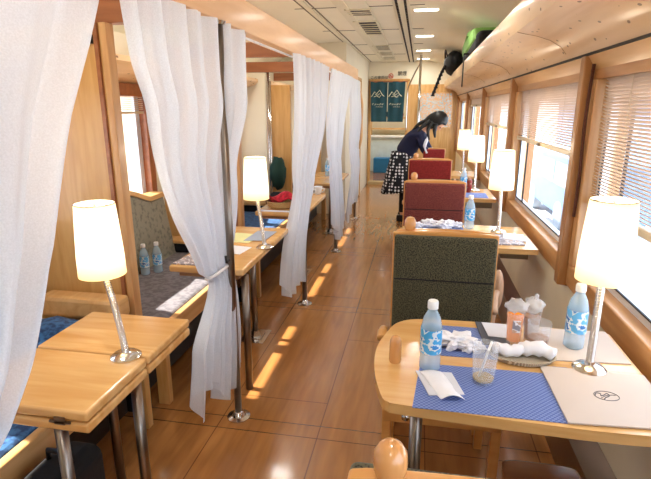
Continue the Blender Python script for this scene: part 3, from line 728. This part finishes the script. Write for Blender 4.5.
# ================================================================== CHAIRS
def chair(y, face, fab, label, w0=-.085, w1=.335, group='upholstered train chairs on the right', armw=True):
    """face=-1 looks towards the camera, +1 away; y = plane of the backrest"""
    cx = (w0+w1)/2; hw = (w1-w0)/2
    t = thing('train_chair', (cx,y,0), label, 'chair', group)
    s = face
    def bx(a, b):
        return (min(a[0],b[0]),min(a[1]*s,b[1]*s),a[2]),(max(a[0],b[0]),max(a[1]*s,b[1]*s),b[2])
    zt = (.962 if s < 0 else .968)+(.003 if y < 1 else 0)
    # wooden shell with gently bowed top
    n = 16; pts = [(-hw+2*hw*k/n, zt-.006+ .010*math.sin(PI*k/n)) for k in range(n+1)]
    if s > 0: pts = [(-hw+.01, zt-.03)]+[(-hw+.01+(2*hw-.02)*k/n, zt-.012+.012*math.sin(PI*k/n)**.5) for k in range(n+1)]+[(hw-.01, zt-.03)]
    a, b = sorted((-.03*s, -.005*s))
    MB().prism([(-hw,.36)]+pts+[(hw,.36)], a, b, 'y').build('back_shell', M['chairwood'], t, bevel=.006, seg=3)
    a, b = bx((-hw+.008,-.006,.42),(hw-.008,.028,zt-(.012 if s < 0 else .022)))
    MB().box(a, b).build('backrest', fab, t, bevel=.013, seg=4)
    MB().box((-hw+.012, -.0+(.0275 if s>0 else -.0295), .765),(hw-.012,(.0295 if s>0 else -.0275),.770)).build('stitched_seam', M['black'], t)
    a, b = bx((-hw+.01,.03,.40),(hw-.01,.40,.47)); MB().box(a, b).build('seat', fab, t, bevel=.02, seg=4)
    a, b = bx((-hw,.0,.345),(hw,.40,.40)); MB().box(a, b).build('seat_frame', M['chairwood'], t, bevel=.006)
    for sx in (-1,1):
        for yy in (.0,.36):
            a, b = bx((sx*hw-.0*sx,yy,0),(sx*(hw-.035),yy+.035,.345)); MB().box(a, b).build('leg', M['chairwood'], t, bevel=.004)
    for sx in ((-1,) if s < 0 else (1,)):
        m = MB(); e0 = sx*(hw+.002); e1 = sx*(hw+.036)
        if s < 0:
            m.tube(spl([(sx*(hw+.018),.02*s,.53),(sx*(hw+.022),.06*s,.55),(sx*(hw+.024),.09*s,.55),(sx*(hw+.024),.12*s,.535)],5), [.016]*5+[.018]*5+[.022]*6, 12)
            m.tube([(sx*(hw+.018),.10*s,.38),(sx*(hw+.022),.10*s,.53)], .012, 10)
        else:
            m.tube(spl([(sx*(hw+.02),.02*s,.60),(sx*(hw+.03),.10*s,.64),(sx*(hw+.05),.17*s,.645)],5), .014, 12)
            m.blob((sx*(hw+.052),.19*s,.643),(.026,.045,.098),1,0,3)
            m.tube([(sx*(hw+.03),.16*s,.38),(sx*(hw+.045),.18*s,.58)], .012, 10)
        m.build('armrest', M['paleend'] if s>0 else M['chairwood'], t, smooth=True)
    if s > 0:
        kb = MB().lathe([(.0185,-.03),(.0185,.014),(.0225,.026),(.0238,.038),(.0225,.052),(.016,.063),(.007,.068)],c=(-hw+.068,-.02,zt-.02),n=20)
        autosmooth(kb.build('turned_knob', M['knob'], t), 50)
    return t
chair(.595,1,M['green'],'wooden back of the nearest chair with a round knob at the bottom edge', w0=-.085)
chair(1.985,-1,M['green'],'dark green patterned chair back facing the near table')
chair(2.045,1,M['green'],'wooden chair back with knob behind the green patterned chair')
chair(3.46,-1,M['maroon'],'maroon zigzag patterned chair back beyond the second table')
chair(3.52,1,M['maroon'],'wooden chair back with knob behind the maroon patterned chair')
chair(5.0,-1,M['red'],'plain red chair back with sunlit top beside the woman')
chair(5.06,1,M['red'],'wooden chair back with knob behind the plain red chair')
chair(6.38,-1,M['red'],'farthest red chair back behind the leaning woman', w0=.06, w1=.335)

# ================================================================== TABLE ITEMS
Z = .7205
def quad(name, pts, m, label, cat, th=.0015, z=Z, group=None, bevel=0):
    cx = sum(p[0] for p in pts)/len(pts); cy = sum(p[1] for p in pts)/len(pts)
    o = MB().prism([(p[0]-cx,p[1]-cy) for p in pts], 0, th, 'z').build(name, m, loc=(cx,cy,z), bevel=bevel)
    return tag(o, label, cat, group)
quad('placemat',[(.016,1.115),(.385,1.116),(.382,1.35),(.036,1.345)],M['mat'],'blue woven placemat in front of the tumbler, nearest the camera','placemat')
quad('placemat',[(.07,1.405),(.30,1.41),(.30,1.625),(.085,1.625)],M['mat'],'blue woven placemat on the far side of the near table','placemat')
quad('folder',[(.235,1.50),(.318,1.50),(.305,1.668),(.225,1.668)],M['folder'],'dark slate folder under the tea glass','folder',.004,z=Z+.002)
quad('paper_sheet',[(.255,1.555),(.345,1.545),(.375,1.655),(.245,1.66)],M['paper'],'white paper sheet behind the tea glass','paper',.002,z=Z+.007)
quad('paper_bag',[(.412,1.432),(.645,1.45),(.646,1.668),(.44,1.66)],M['envelope'],'plain beige paper bag lying under the right water bottle','paper bag',.003)
# envelope with emblem
t = thing('printed_paper_bag', (.495,1.25,Z+.004),'beige flat paper bag with a grey oval emblem, at lower right','paper bag')
MB().prism([(-.113,-.137),(.155,-.12),(.155,.132),(-.118,.135)],-.002,.002,'z').build('sheet', M['envelope'], t)
e = MB()
e.tube([(.016+.030*math.cos(a*PI/14),.0+.022*math.sin(a*PI/14),.0025) for a in range(29)], .0009, 5, caps=False)
e.tube(spl([(-.012,-.002,.0025),(-.006,.010,.0025),(.004,.008,.0025),(.002,-.002,.0025),(.012,.004,.0025),(.02,.012,.0025),(.024,.002,.0025),(.012,-.008,.0025),(.006,-.016,.0025)],4), .0012, 5)
e.tube(spl([(.0,-.012,.0025),(.014,.0,.0025),(.028,.006,.0025),(.040,.006,.0025)],4), .0009, 5)
e.build('emblem', M['ink'], t)
# folded napkins at left front
t = thing('paper_napkin', (.088,1.24,Z+.002),'folded white paper napkins on the near blue placemat','napkin')
MB().prism([(-.065,.055),(.035,.062),(.062,-.045),(-.03,-.065)],0,.002,'z').build('lower_sheet', M['paper'], t)
MB().grid(lambda u,v:(-.055+.06*u+.055*v,.05-.135*v+.01*u,.003+.012*math.sin(u*PI)*(.4+.6*v)+.003*math.sin(v*7)),10,10).build('upper_sheet', M['tissue'], t, smooth=True, solid=.001)
def crumple(loc, r, seed, label, m=None, amp=.35):
    bm2 = MB().blob((0,0,r[2]*.9), r, seed, amp, 4, 2.6)
    o = bm2.build('crumpled_napkin', m or M['tissue'], loc=loc)
    for v in o.data.vertices: v.co.z = max(v.co.z, 0)
    return tag(o, label, 'napkin')
crumple((.145,1.475,Z+.001),(.052,.042,.022),1,'crumpled white napkin on the far blue placemat',amp=.45)
crumple((.195,1.445,Z+.001),(.03,.022,.018),8,'small crumpled wrapper beside the tumbler',amp=.4)
# basket with rolled towels
t = thing('towel_tray', (.335,1.43,Z),'oval wicker tray holding rolled white towels','tray')
autosmooth(MB().lathe([(.05,0),(.085,.002),(.098,.016),(.094,.018),(.08,.006),(.0,.005)],n=32,capt=False).build('tray_body', M['greybasket'], t))
for c in [x for x in bpy.data.objects if x.parent == t]: c.scale = (1.0,.62,1)
def towel(loc, rz, L, r, seed, label):
    m = MB(); pts=[]; 
    for k in range(9):
        u=k/8; pts.append((-L/2+L*u, .006*math.sin(u*5+seed), .0+.004*math.sin(u*7+seed)))
    rs=[r*(.75+.25*math.sin(u*PI/8*1)+.16*math.sin(u*2.1+seed)) for u in range(9)]
    o = m.tube(pts, rs, 14).build('rolled_towel', M['tissue'], loc=loc, smooth=True); o.rotation_euler=(0,0,rz)
    tag(o,label,'towel')
towel((.295,1.432,Z+.026),.15,.085,.019,1,'rolled white towel in left half of the tray')
towel((.375,1.438,Z+.030),-.45,.10,.023,4,'larger rolled white towel in right half of the tray')
o = MB().box((-.02,-.005,0),(.02,.005,.004)).build('plastic_wrapper', M['bluepaint'], loc=(.432,1.385,Z)); tag(o,'small blue printed wrapper corner beside the tray','wrapper')
# wooden peg
o = autosmooth(MB().lathe([(.016,0),(.018,.008),(.0175,.05),(.0165,.068),(.011,.08),(.004,.084)],n=20).build('wooden_peg', M['knob'], loc=(-.038,1.345,.72)),50)
tag(o,'short round topped wooden peg standing at the aisle edge of the near table','peg')
# bottles
def bottle(loc, label, sleeve, sz=1.0, group='water bottles'):
    t = thing('water_bottle', loc, label, 'bottle', group)
    R = .030*sz; H = sz
    autosmooth(MB().lathe([(R*.8,0),(R,.006*H),(R,.03*H),(R*.96,.05*H),(R,.07*H),(R,.125*H),(R*.96,.135*H),(R*.8,.158*H),(R*.5,.176*H),(R*.42,.182*H),(R*.42,.19*H)],n=24).build('bottle_body', M['pet'], t), 40)
    MB().lathe([(R*1.02,.055*H),(R*1.02,.128*H)],n=28,capb=False,capt=False).build('sleeve', sleeve, t, smooth=True)
    autosmooth(MB().lathe([(R*.50,.186*H),(R*.50,.205*H),(R*.44,.209*H)],n=18).build('cap', M['cap'], t), 40)
    return t
b1 = bottle((.062,1.325,Z),'blue labelled water bottle standing left on the near table', M['blue_label'])
bottle((.508,1.535,Z+.003),'blue labelled water bottle beside the right lamp stem', M['blue_label2'])
bottle((.335,3.12,Z),'blue water bottle on the second table', M['blue_label'])
bottle((.415,4.58,Z),'blue water bottle on the third table', M['blue_label'])
bottle((-1.655,2.71,.432),'water bottle leaning left of a pair on the sofa', M['blue_label2'],.95)
bottle((-1.60,2.77,.432),'water bottle right of a pair on the sofa', M['blue_label2'],.95)
bottle((-1.02,4.15,.70),'water bottle on the third left table behind the curtain', M['blue_label'],.95)
bottle((-1.0,5.55,.70),'water bottle on the farthest left table seen through the curtain', M['blue_label'],.95)
o = autosmooth(MB().lathe([(.022,0),(.024,.05),(.024,.10),(.012,.12),(.012,.13)],n=16).build('sauce_bottle', M['redlabel'], loc=(.462,4.52,Z))); tag(o,'short dark red bottle beside the blue bottle on third table','bottle')
# tumblers
def tumbler(loc, r, h, label, liquid=None, lh=.03, wrap=False):
    t = thing('glass_tumbler', loc, label, 'glass')
    autosmooth(MB().lathe([(r*.78,0),(r*.8,.004),(r,h),(r*.95,h),(r*.74,.008),(.0005,.008)],n=28,capt=False).build('glass_body', M['clear'], t),50)
    if liquid: MB().lathe([(r*.72,.009),(r*(.74+.2*lh/h),lh)],n=24).build('drink', liquid, t)
    return t
g = tumbler((.205,1.275,Z),.036,.112,'clear tumbler with a little pale drink left, nearest the camera', M['pale_drink'], .016)
MB().tube([(-.012,.0,.012),(.016,.008,.118)],.0035,8).build('straw', M['white'], g, smooth=True)
g = tumbler((.325,1.52,Z+.009),.027,.105,'tall glass of amber tea covered with plastic film', M['tea'], .095)
MB().blob((0,0,.125),(.032,.030,.022),3,.22,3,2.5).build('film_cover', M['clearfilm'], g, smooth=True)
MB().box((-.012,-.0285,.045),(.012,-.027,.085)).build('paper_label', M['news'], g)
g = tumbler((.385,1.56,Z+.002),.027,.10,'second film covered tea glass just behind the amber one', M['tea2'], .085)
MB().blob((0,0,.12),(.031,.029,.026),6,.22,3,2.5).tube([(0,0,.12),(.005,-.005,.16)],[.012,.006],8).build('film_cover', M['clearfilm'], g, smooth=True)
g = tumbler((.392,1.495,Z),.036,.095,'wide tumbler half full of brown tea', M['tea2'], .045)

# second right table items
quad('placemat',[(-.02,2.75),(.30,2.75),(.30,3.15),(.02,3.15)],M['mat'],'blue placemat on the second right table','placemat')
for i,(x,y,s) in enumerate(((.09,3.12,1.0),(.185,3.09,1.1),(.265,3.13,.75),(.015,3.08,.75))):
    crumple((x,y,Z+.002),(.045*s,.035*s,.022*s),20+i,['crumpled napkin second from left behind the green chair','largest crumpled napkin behind the green chair','crumpled napkin beside the bottle on the second table','leftmost crumpled napkin on the second table'][i],amp=.45)
quad('magazine',[(.40,2.74),(.60,2.76),(.60,2.96),(.43,2.98)],M['news'],'printed magazine at the lamp base on the second right table','magazine',.006)
quad('printed_leaflet',[(.50,2.86),(.62,2.82),(.63,2.98),(.52,3.0)],M['paper'],'white leaflet half under the second right lamp','leaflet',.002,z=Z+.007)
quad('placemat',[(.28,4.25),(.60,4.25),(.60,4.5),(.28,4.5)],M['mat'],'blue placemat on the third right table','placemat')
crumple((.17,4.3,Z+.002),(.05,.04,.03),30,'crumpled napkin on the third right table')
crumple((.2,5.8,Z+.002),(.06,.04,.03),31,'crumpled napkin on the farthest right table')
quad('towel_sheet',[(.0,5.7),(.2,5.7),(.2,5.9),(.0,5.9)],M['paper'],'white sheet the woman reaches towards','paper',.004)

# second left table items
ZL = .7005
quad('magazine',[(-1.17,2.16),(-1.04,2.16),(-1.0,2.46),(-1.14,2.46)],M['news'],'printed magazine at the sofa side of the second left table','magazine',.005,z=ZL)
quad('leaflet',[(-1.10,2.62),(-.93,2.60),(-.90,2.80),(-1.08,2.82)],M['leaflet'],'yellow green leaflet on the second left table','leaflet',.002,z=ZL)
quad('leaflet',[(-.97,2.64),(-.85,2.66),(-.84,2.88),(-.96,2.88)],M['bluegrey'],'blue grey leaflet behind the lamp on the second left table','leaflet',.002,z=ZL+.003)
quad('leaflet',[(-1.02,2.40),(-.90,2.38),(-.88,2.52),(-1.0,2.54)],M['paper'],'white leaflet on the second left table','leaflet',.002,z=ZL)
# third left table items: basket and red cloth
quad('leaflet',[(-1.15,3.48),(-.9,3.48),(-.9,3.53),(-1.15,3.53)],M['paper'],'white sheet before the wicker basket','leaflet',.002,z=ZL)
t = thing('wicker_basket', (-1.03,3.655,ZL),'round wicker basket on the third left table','basket')
autosmooth(MB().lathe([(.08,0),(.095,.01),(.11,.055),(.105,.056),(.088,.012),(.0005,.01)],n=28,capt=False).build('basket_body', M['wicker'], t))
o = MB().grid(lambda u,v:(-.15+.30*u, -.09+.18*v, .075+.028*math.sin(u*9+v*3)+.02*math.sin(v*8+u*4)-.10*max(0,abs(u-.5)-.28)),18,14).build('red_cloth', M['redcloth'], smooth=True, solid=.006, loc=(-1.03,3.655,ZL)); tag(o,'bright red cloth bunched in the wicker basket','cloth')
o = MB().blob((0,0,.2),(.08,.08,.16),4,.12).build('green_jacket', M['jacket'], smooth=True, loc=(-1.36,4.76,.62)); tag(o,'dark green jacket hanging on the third partition','jacket')
o = MB().blob((0,0,.1),(.14,.09,.13),5,.12).build('black_handbag', M['black'], smooth=True, loc=(-1.3,4.6,.43)); tag(o,'black handbag on the bench below the green jacket','bag')
for i,(x,y) in enumerate(((-.92,4.22),(-.86,4.30))):
    t = thing('white_cup', (x,y,ZL), ['white cup nearer the aisle curtain on the third left table','white cup behind the first on the third left table'][i],'cup')
    autosmooth(MB().lathe([(.022,0),(.026,.004),(.038,.07),(.036,.07),(.024,.008),(.0005,.006)],n=20,capt=False).build('cup_body', M['white'], t))
    MB().tube(spl([(.036,0,.055),(.055,0,.05),(.05,0,.025),(.03,0,.02)],4),.004,8).build('handle', M['white'], t, smooth=True)

# ================================================================== BAGS ON RACK
t = thing('green_backpack', (.54,5.05,1.888),'lime green and black backpack lying on the right luggage rack','backpack')
MB().box((-.12,-.62,.0),(.14,.60,.17),rot=(0,0,0)).build('bag_body', M['black'], t, bevel=.06, seg=5)
MB().prism([(-.60,.10),(-.45,.205),(.15,.26),(.60,.19),(.62,.06),(.1,.07)],-.135,.12,'x').build('rain_cover', M['lime'], t, bevel=.03, seg=3)
MB().tube(spl([(-.10,-.34,.15),(-.14,.0,.20),(-.12,.34,.15)],6),.008,8).build('carry_handle', M['lime'], t, smooth=True)
MB().box((-.165,-.05,-.25),(-.158,.02,.045)).box((-.165,-.05,.035),(-.05,.02,.045)).build('hanging_strap', M['black'], t)
t = thing('black_bag', (.43,7.5,1.915),'rounded black bag at the edge of the right luggage rack','bag')
MB().blob((0,0,.13),(.13,.6,.15),9,.08).build('bag_body', M['black'], t, smooth=True)
MB().tube(spl([(-.1,-.3,.2),(-.12,.0,.3),(-.1,.3,.2)],5),.012,8).build('carry_handle', M['black'], t, smooth=True)
p = MB(); pp = spl([(-.12,-.2,.08),(-.17,-.3,-.02),(-.22,-.4,-.16),(-.27,-.45,-.3)],8); p.tube(pp,.018,8)
for q in pp[::3]: p.tube([q,q+Vector((0,0,-.02))],.026,8)
p.build('braided_strap', M['black'], t)

# ================================================================== WOMAN
def skinmesh(name, verts, edges, radii, m, parent, sub=2):
    me = bpy.data.meshes.new(name); me.from_pydata(verts, edges, []); me.materials.append(m)
    o = bpy.data.objects.new(name, me); COL.objects.link(o)
    sk = o.modifiers.new('skin','SKIN'); sk.use_smooth_shade = True
    for i, r in enumerate(radii):
        d = me.skin_vertices[0].data[i]; d.radius = r if isinstance(r, tuple) else (r, r); d.use_root = (i == 0)
    q = o.modifiers.new('sub','SUBSURF'); q.levels = sub; q.render_levels = sub
    if parent: o.parent = parent
    return o
W = thing('person', (-.14,6.55,0), 'woman in navy top and dotted skirt bending over the tables','person')
# local: x to her front (towards windows), z up
V = [(-.04,0,.80),(-.03,0,.90),(.05,-.01,1.02),(.14,-.02,1.12),(.21,-.03,1.19),(.28,-.04,1.23),(.33,-.05,1.25),     # pelvis..head base 0-6
     (.16,-.15,1.10),(.22,-.15,.93),(.32,-.10,.84),(.37,-.09,.82),            # near arm 7-10
     (.18,.12,1.12),(.26,.14,.95),(.36,.10,.83),(.41,.08,.80),             # far arm 11-14
     (-.04,-.08,.76),(-.02,-.08,.44),(-.03,-.08,.08),(.06,-.085,.035),     # near leg 15-18
     (-.04,.08,.76),(-.01,.10,.44),(-.02,.12,.08),(.07,.12,.035)]
E = [(0,1),(1,2),(2,3),(3,4),(4,5),(5,6),(3,7),(7,8),(8,9),(9,10),(3,11),(11,12),(12,13),(13,14),(0,15),(15,16),(16,17),(17,18),(0,19),(19,20),(20,21),(21,22)]
R = [.11,.105,.11,.11,.055,.045,.05,.05,.038,.028,.024,.05,.038,.028,.024,.075,.052,.036,.03,.075,.052,.036,.03]
def hand(base, d, side):
    """append palm and five fingers"""
    bi = base; bv = Vector(V[bi]); pv = bv+Vector(d)*.05
    V.append(tuple(pv)); R.append((.026,.014)); E.append((bi,len(V)-1)); pi_ = len(V)-1
    for k,(off,ln) in enumerate(((-.024,.052),(-.008,.062),(.008,.060),(.023,.048))):
        a = pv+Vector((.012,off,-.004)); b_ = a+Vector((d[0]*ln*.6,off*.2,-.008)); c = b_+Vector((d[0]*ln*.4,0,-.016))
        i0 = len(V); V.extend([tuple(a),tuple(b_),tuple(c)]); R.extend([.0085,.008,.007]); E.extend([(pi_,i0),(i0,i0+1),(i0+1,i0+2)])
    a = bv+Vector((.015,side*.03,-.004)); b_ = a+Vector((.03,side*.012,-.01)); i0 = len(V)
    V.extend([tuple(a),tuple(b_)]); R.extend([.0095,.008]); E.extend([(bi,i0),(i0,i0+1)])
hand(10,(1,0,-.2),1); hand(14,(1,0,-.2),-1)
skinmesh('body', V, E, R, M['skin'], W)
# head: shaped skull, nose, chin, looking down and to the right
hc = Vector((.36,-.06,1.275))
RH = Euler((0,math.radians(62),math.radians(-18))).to_matrix()
def hp(p): return tuple(hc+RH @ Vector(p))
h = MB()
bm2 = bmesh.new(); bmesh.ops.create_uvsphere(bm2, u_segments=28, v_segments=20, radius=1); ids = {}
for v in bm2.verts:
    x, y, z = v.co
    sx = .092; sy = .074; sz = .112
    q = Vector((x*sx, y*sy*(1-.22*max(0,-z)), z*sz))
    if x > .3 and abs(y) < .22 and -.25 < z < .1: q.x += .018*(1-abs(y)/.22)     # nose
    if x > .2 and abs(z+.02-.12) < .12 and .2 < abs(y) < .5: q.x -= .006             # eye sockets
    if x > .3 and z < -.7: q.x += .012                                              # chin
    ids[v.index] = h.bm.verts.new(hp(q))
for f in bm2.faces: h.bm.faces.new([ids[v.index] for v in f.verts])
bm2.free()
for s_ in (-1,1): h.blob(hp((0,s_*.076,-.01)),(.014,.010,.024),1,0,2)
h.build('head', M['skin'], W, smooth=True)
ey = MB()
for s_ in (-1,1): ey.blob(hp((.083,s_*.028,.012)),(.009,.009,.007),1,0,2)
ey.build('eye', M['kanji'], W, smooth=True)
MB().tube([hp((.084,-.022,-.052)),hp((.091,0,-.05)),hp((.084,.022,-.052))],.005,8).build('mouth', M['redlabel'], W, smooth=True)
hr = MB()
bm2 = bmesh.new(); bmesh.ops.create_uvsphere(bm2, u_segments=28, v_segments=20, radius=1); ids = {}
for v in bm2.verts:
    x, y, z = v.co; q = Vector((x*.115-.014, y*.102, z*.128+.016))
    if x > .35 and z < .35: q.x = .055+ .01*z
    if x <= .1 and z < 0: q.z -= .06*(-z); q.x -= .02*(-z)
    ids[v.index] = hr.bm.verts.new(hp(q))
for f in bm2.faces: hr.bm.faces.new([ids[v.index] for v in f.verts])
bm2.free()
hr.build('hair', M['hair'], W, smooth=True)
lk = MB()
for (a,b,c_) in (((.30,-.13,1.27),(.25,-.16,1.18),(.27,-.17,1.06)),((.34,-.14,1.25),(.33,-.17,1.17),(.34,-.17,1.09)),((.27,-.10,1.28),(.18,-.14,1.22),(.12,-.16,1.14)),((.24,-.04,1.29),(.14,-.06,1.25),(.06,-.08,1.17))):
    lk.tube(spl([a,b,c_],6),[.035-.002*k for k in range(13)],10)
lk.build('hair_lock', M['hair'], W, smooth=True)
# jacket
skinmesh('navy_top', [(-.04,0,.84),(.0,0,.94),(.06,-.01,1.03),(.14,-.02,1.12),(.19,-.03,1.175),(.15,-.15,1.10),(.22,-.155,.93),(.31,-.105,.85),(.17,.12,1.12),(.26,.145,.95),(.35,.10,.84)],
         [(0,1),(1,2),(2,3),(3,4),(3,5),(5,6),(6,7),(3,8),(8,9),(9,10)], [.145,.135,.135,.135,.075,.066,.052,.042,.066,.052,.042], M['navy'], W)
# skirt: lofted, longer at the back
def sk(u, v):
    a = u*2*PI; z = .90-.52*v; r = .135+.07*v+.012*math.sin(a*7)*v
    return (-.06-.05*v+r*math.cos(a)*1.0, r*math.sin(a)*.95, z+.07*math.cos(a)*v*.4)
MB().grid(sk, 48, 14).build('dotted_skirt', M['dots'], W, smooth=True, solid=.006)
skinmesh('tights', [(-.04,0,.72),(-.04,-.08,.62),(-.02,-.08,.44),(-.03,-.08,.10),(-.04,.08,.62),(-.01,.10,.44),(-.02,.12,.10)],[(0,1),(1,2),(2,3),(0,4),(4,5),(5,6)],[.085,.07,.06,.046,.07,.06,.046], M['tights'], W)
for yy, xx in ((-.085,.02),(.12,.03)):
    MB().prism([(-.10,0),(.12,0),(.135,.03),(.08,.055),(-.02,.085),(-.10,.085)], yy-.042, yy+.042, 'y').build('shoe', M['blackpl'], W, bevel=.015, seg=3, loc=(xx-.02,0,0))
# white neck scarf/lanyard strip along the front
MB().tube(spl([(.26,-.14,1.15),(.24,-.18,1.06),(.22,-.20,.98),(.25,-.21,.90)],6),[.012]*6+[.022]*7+[.012]*6,8).build('white_scarf', M['paper'], W, smooth=True)

# ================================================================== OUTSIDE
struct(MB().box((-40,-30,-1.2),(40,60,-1.1)).build('ground', M['ground']))
t = thing('station_building', (10,30,-1.1),'low blue grey building far beyond the right windows','building')
MB().box((0,-10,0),(3,10,2.9)).build('wall', M['outblue'], t)
MB().box((-.5,-10.5,2.9),(3.4,10.5,3.1)).build('roof', M['outgrey'], t)
w = MB()
for k in range(8): w.box((-.02,-9+k*2.3,1.1),(.0,-7.9+k*2.3,2.1))
w.build('window', M['outdark'], t)
t = thing('parked_van', (3.0,10.4,-1.1),'blurred pale blue van parked outside the large right window','van')
MB().prism([(0,.3),(0,1.45),(.15,1.58),(2.6,1.58),(3.2,1.0),(3.9,.85),(4.0,.3)],0,1.6,'x').build('van_body', M['outblue'], t, bevel=.06, seg=3)
for a,b in ((.3,1.2),(1.35,2.35)): MB().prism([(a,.95),(a,1.42),(b,1.42),(b+.1,.95)],-.01,.0,'x').build('side_window', M['outdark'], t)
for yy in (.7,3.2):
    for xx in (-.02,1.42): MB().tube([(xx,yy,.31),(xx+.2,yy,.31)],.31,20).build('wheel', M['outgrey'], t)
t = thing('platform_fence', (-7,5,-1.1),'pale mesh fence outside the left window','fence')
f_ = MB()
for k in range(24): f_.box((-.03,-9+k*.8,0),(.03,-8.95+k*.8,2.0))
f_.build('post', M['outgrey'], t)
f_ = MB()
for z in (.3,.8,1.3,1.8): f_.box((-.02,-9,z),(.02,9.5,z+.03))
f_.build('rail', M['outgrey'], t)
t = thing('distant_house', (-16,9,-1.1),'blurry grey blue house beyond the left fence','house')
MB().box((-3,-6,0),(0,6,1.9)).build('wall', M['outblue'], t)
MB().prism([(-3.4,1.9),(.4,1.9),(-1.5,3.0)],-6.4,6.4,'y').build('roof', M['outgrey'], t)

# ================================================================== LIGHT
w = bpy.data.worlds.new('world'); SC.world = w; w.use_nodes = True
bg = w.node_tree.nodes['Background']; bg.inputs['Color'].default_value = hexc('d6e6fb')+(1,); bg.inputs['Strength'].default_value = 4.2
sun = bpy.data.lights.new('sun','SUN'); sun.energy = 14; sun.angle = math.radians(.8); sun.color = (1,.93,.82)
so = bpy.data.objects.new('sun', sun); COL.objects.link(so)
dirv = Vector((1.0,-.10,-1.2)).normalized()      # travel direction of the light
so.rotation_euler = dirv.to_track_quat('-Z','Y').to_euler(); so.location = (-6,4,5)
def pt(loc, e, r=.08, col=(1,.86,.66)):
    l = bpy.data.lights.new('lamp_light','POINT'); l.energy = e; l.shadow_soft_size = r; l.color = col
    o = bpy.data.objects.new('lamp_light', l); COL.objects.link(o); o.location = loc; return o
for (x,y,z,e) in ((-.975,1.35,1.04,1.6),(.535,1.45,1.06,1.6),(-.88,2.63,1.04,1.6),(.50,3.09,1.06,1.6),(.52,4.68,1.06,1.6)):
    pt((x,y,z+.16), e, .05)
def area(loc, sx, sy, e, col=(1,.97,.90)):
    l = bpy.data.lights.new('ceiling_light','AREA'); l.shape='RECTANGLE'; l.size=sx; l.size_y=sy; l.energy=e; l.color=col
    o = bpy.data.objects.new('ceiling_light', l); COL.objects.link(o); o.location=loc; return o
for y in (-.8,.9,2.8,4.7,6.35,7.9,9.2): area((.015,y,2.252), .2,.07, 5)
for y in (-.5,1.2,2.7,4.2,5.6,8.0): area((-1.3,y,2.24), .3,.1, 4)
area((-.65,11,2.28), .5,.5, 18)

# ================================================================== CAMERA
F = 495.0; pitch = math.atan(132/F); yaw = math.atan(94.5*math.cos(pitch)/F)
cam = bpy.data.cameras.new('camera'); co = bpy.data.objects.new('camera', cam); COL.objects.link(co)
cam.sensor_fit = 'HORIZONTAL'; cam.sensor_width = 36; cam.lens = 36*F/651; cam.clip_start = .02; cam.clip_end = 300
co.location = (0,0,1.45); co.rotation_euler = (PI/2-pitch,0,yaw)
SC.camera = co
SC.view_settings.view_transform = 'Standard'; SC.view_settings.look = 'None'; SC.view_settings.exposure = .42
SC.cycles.max_bounces = 8; SC.cycles.transparent_max_bounces = 24; SC.cycles.sample_clamp_indirect = 6
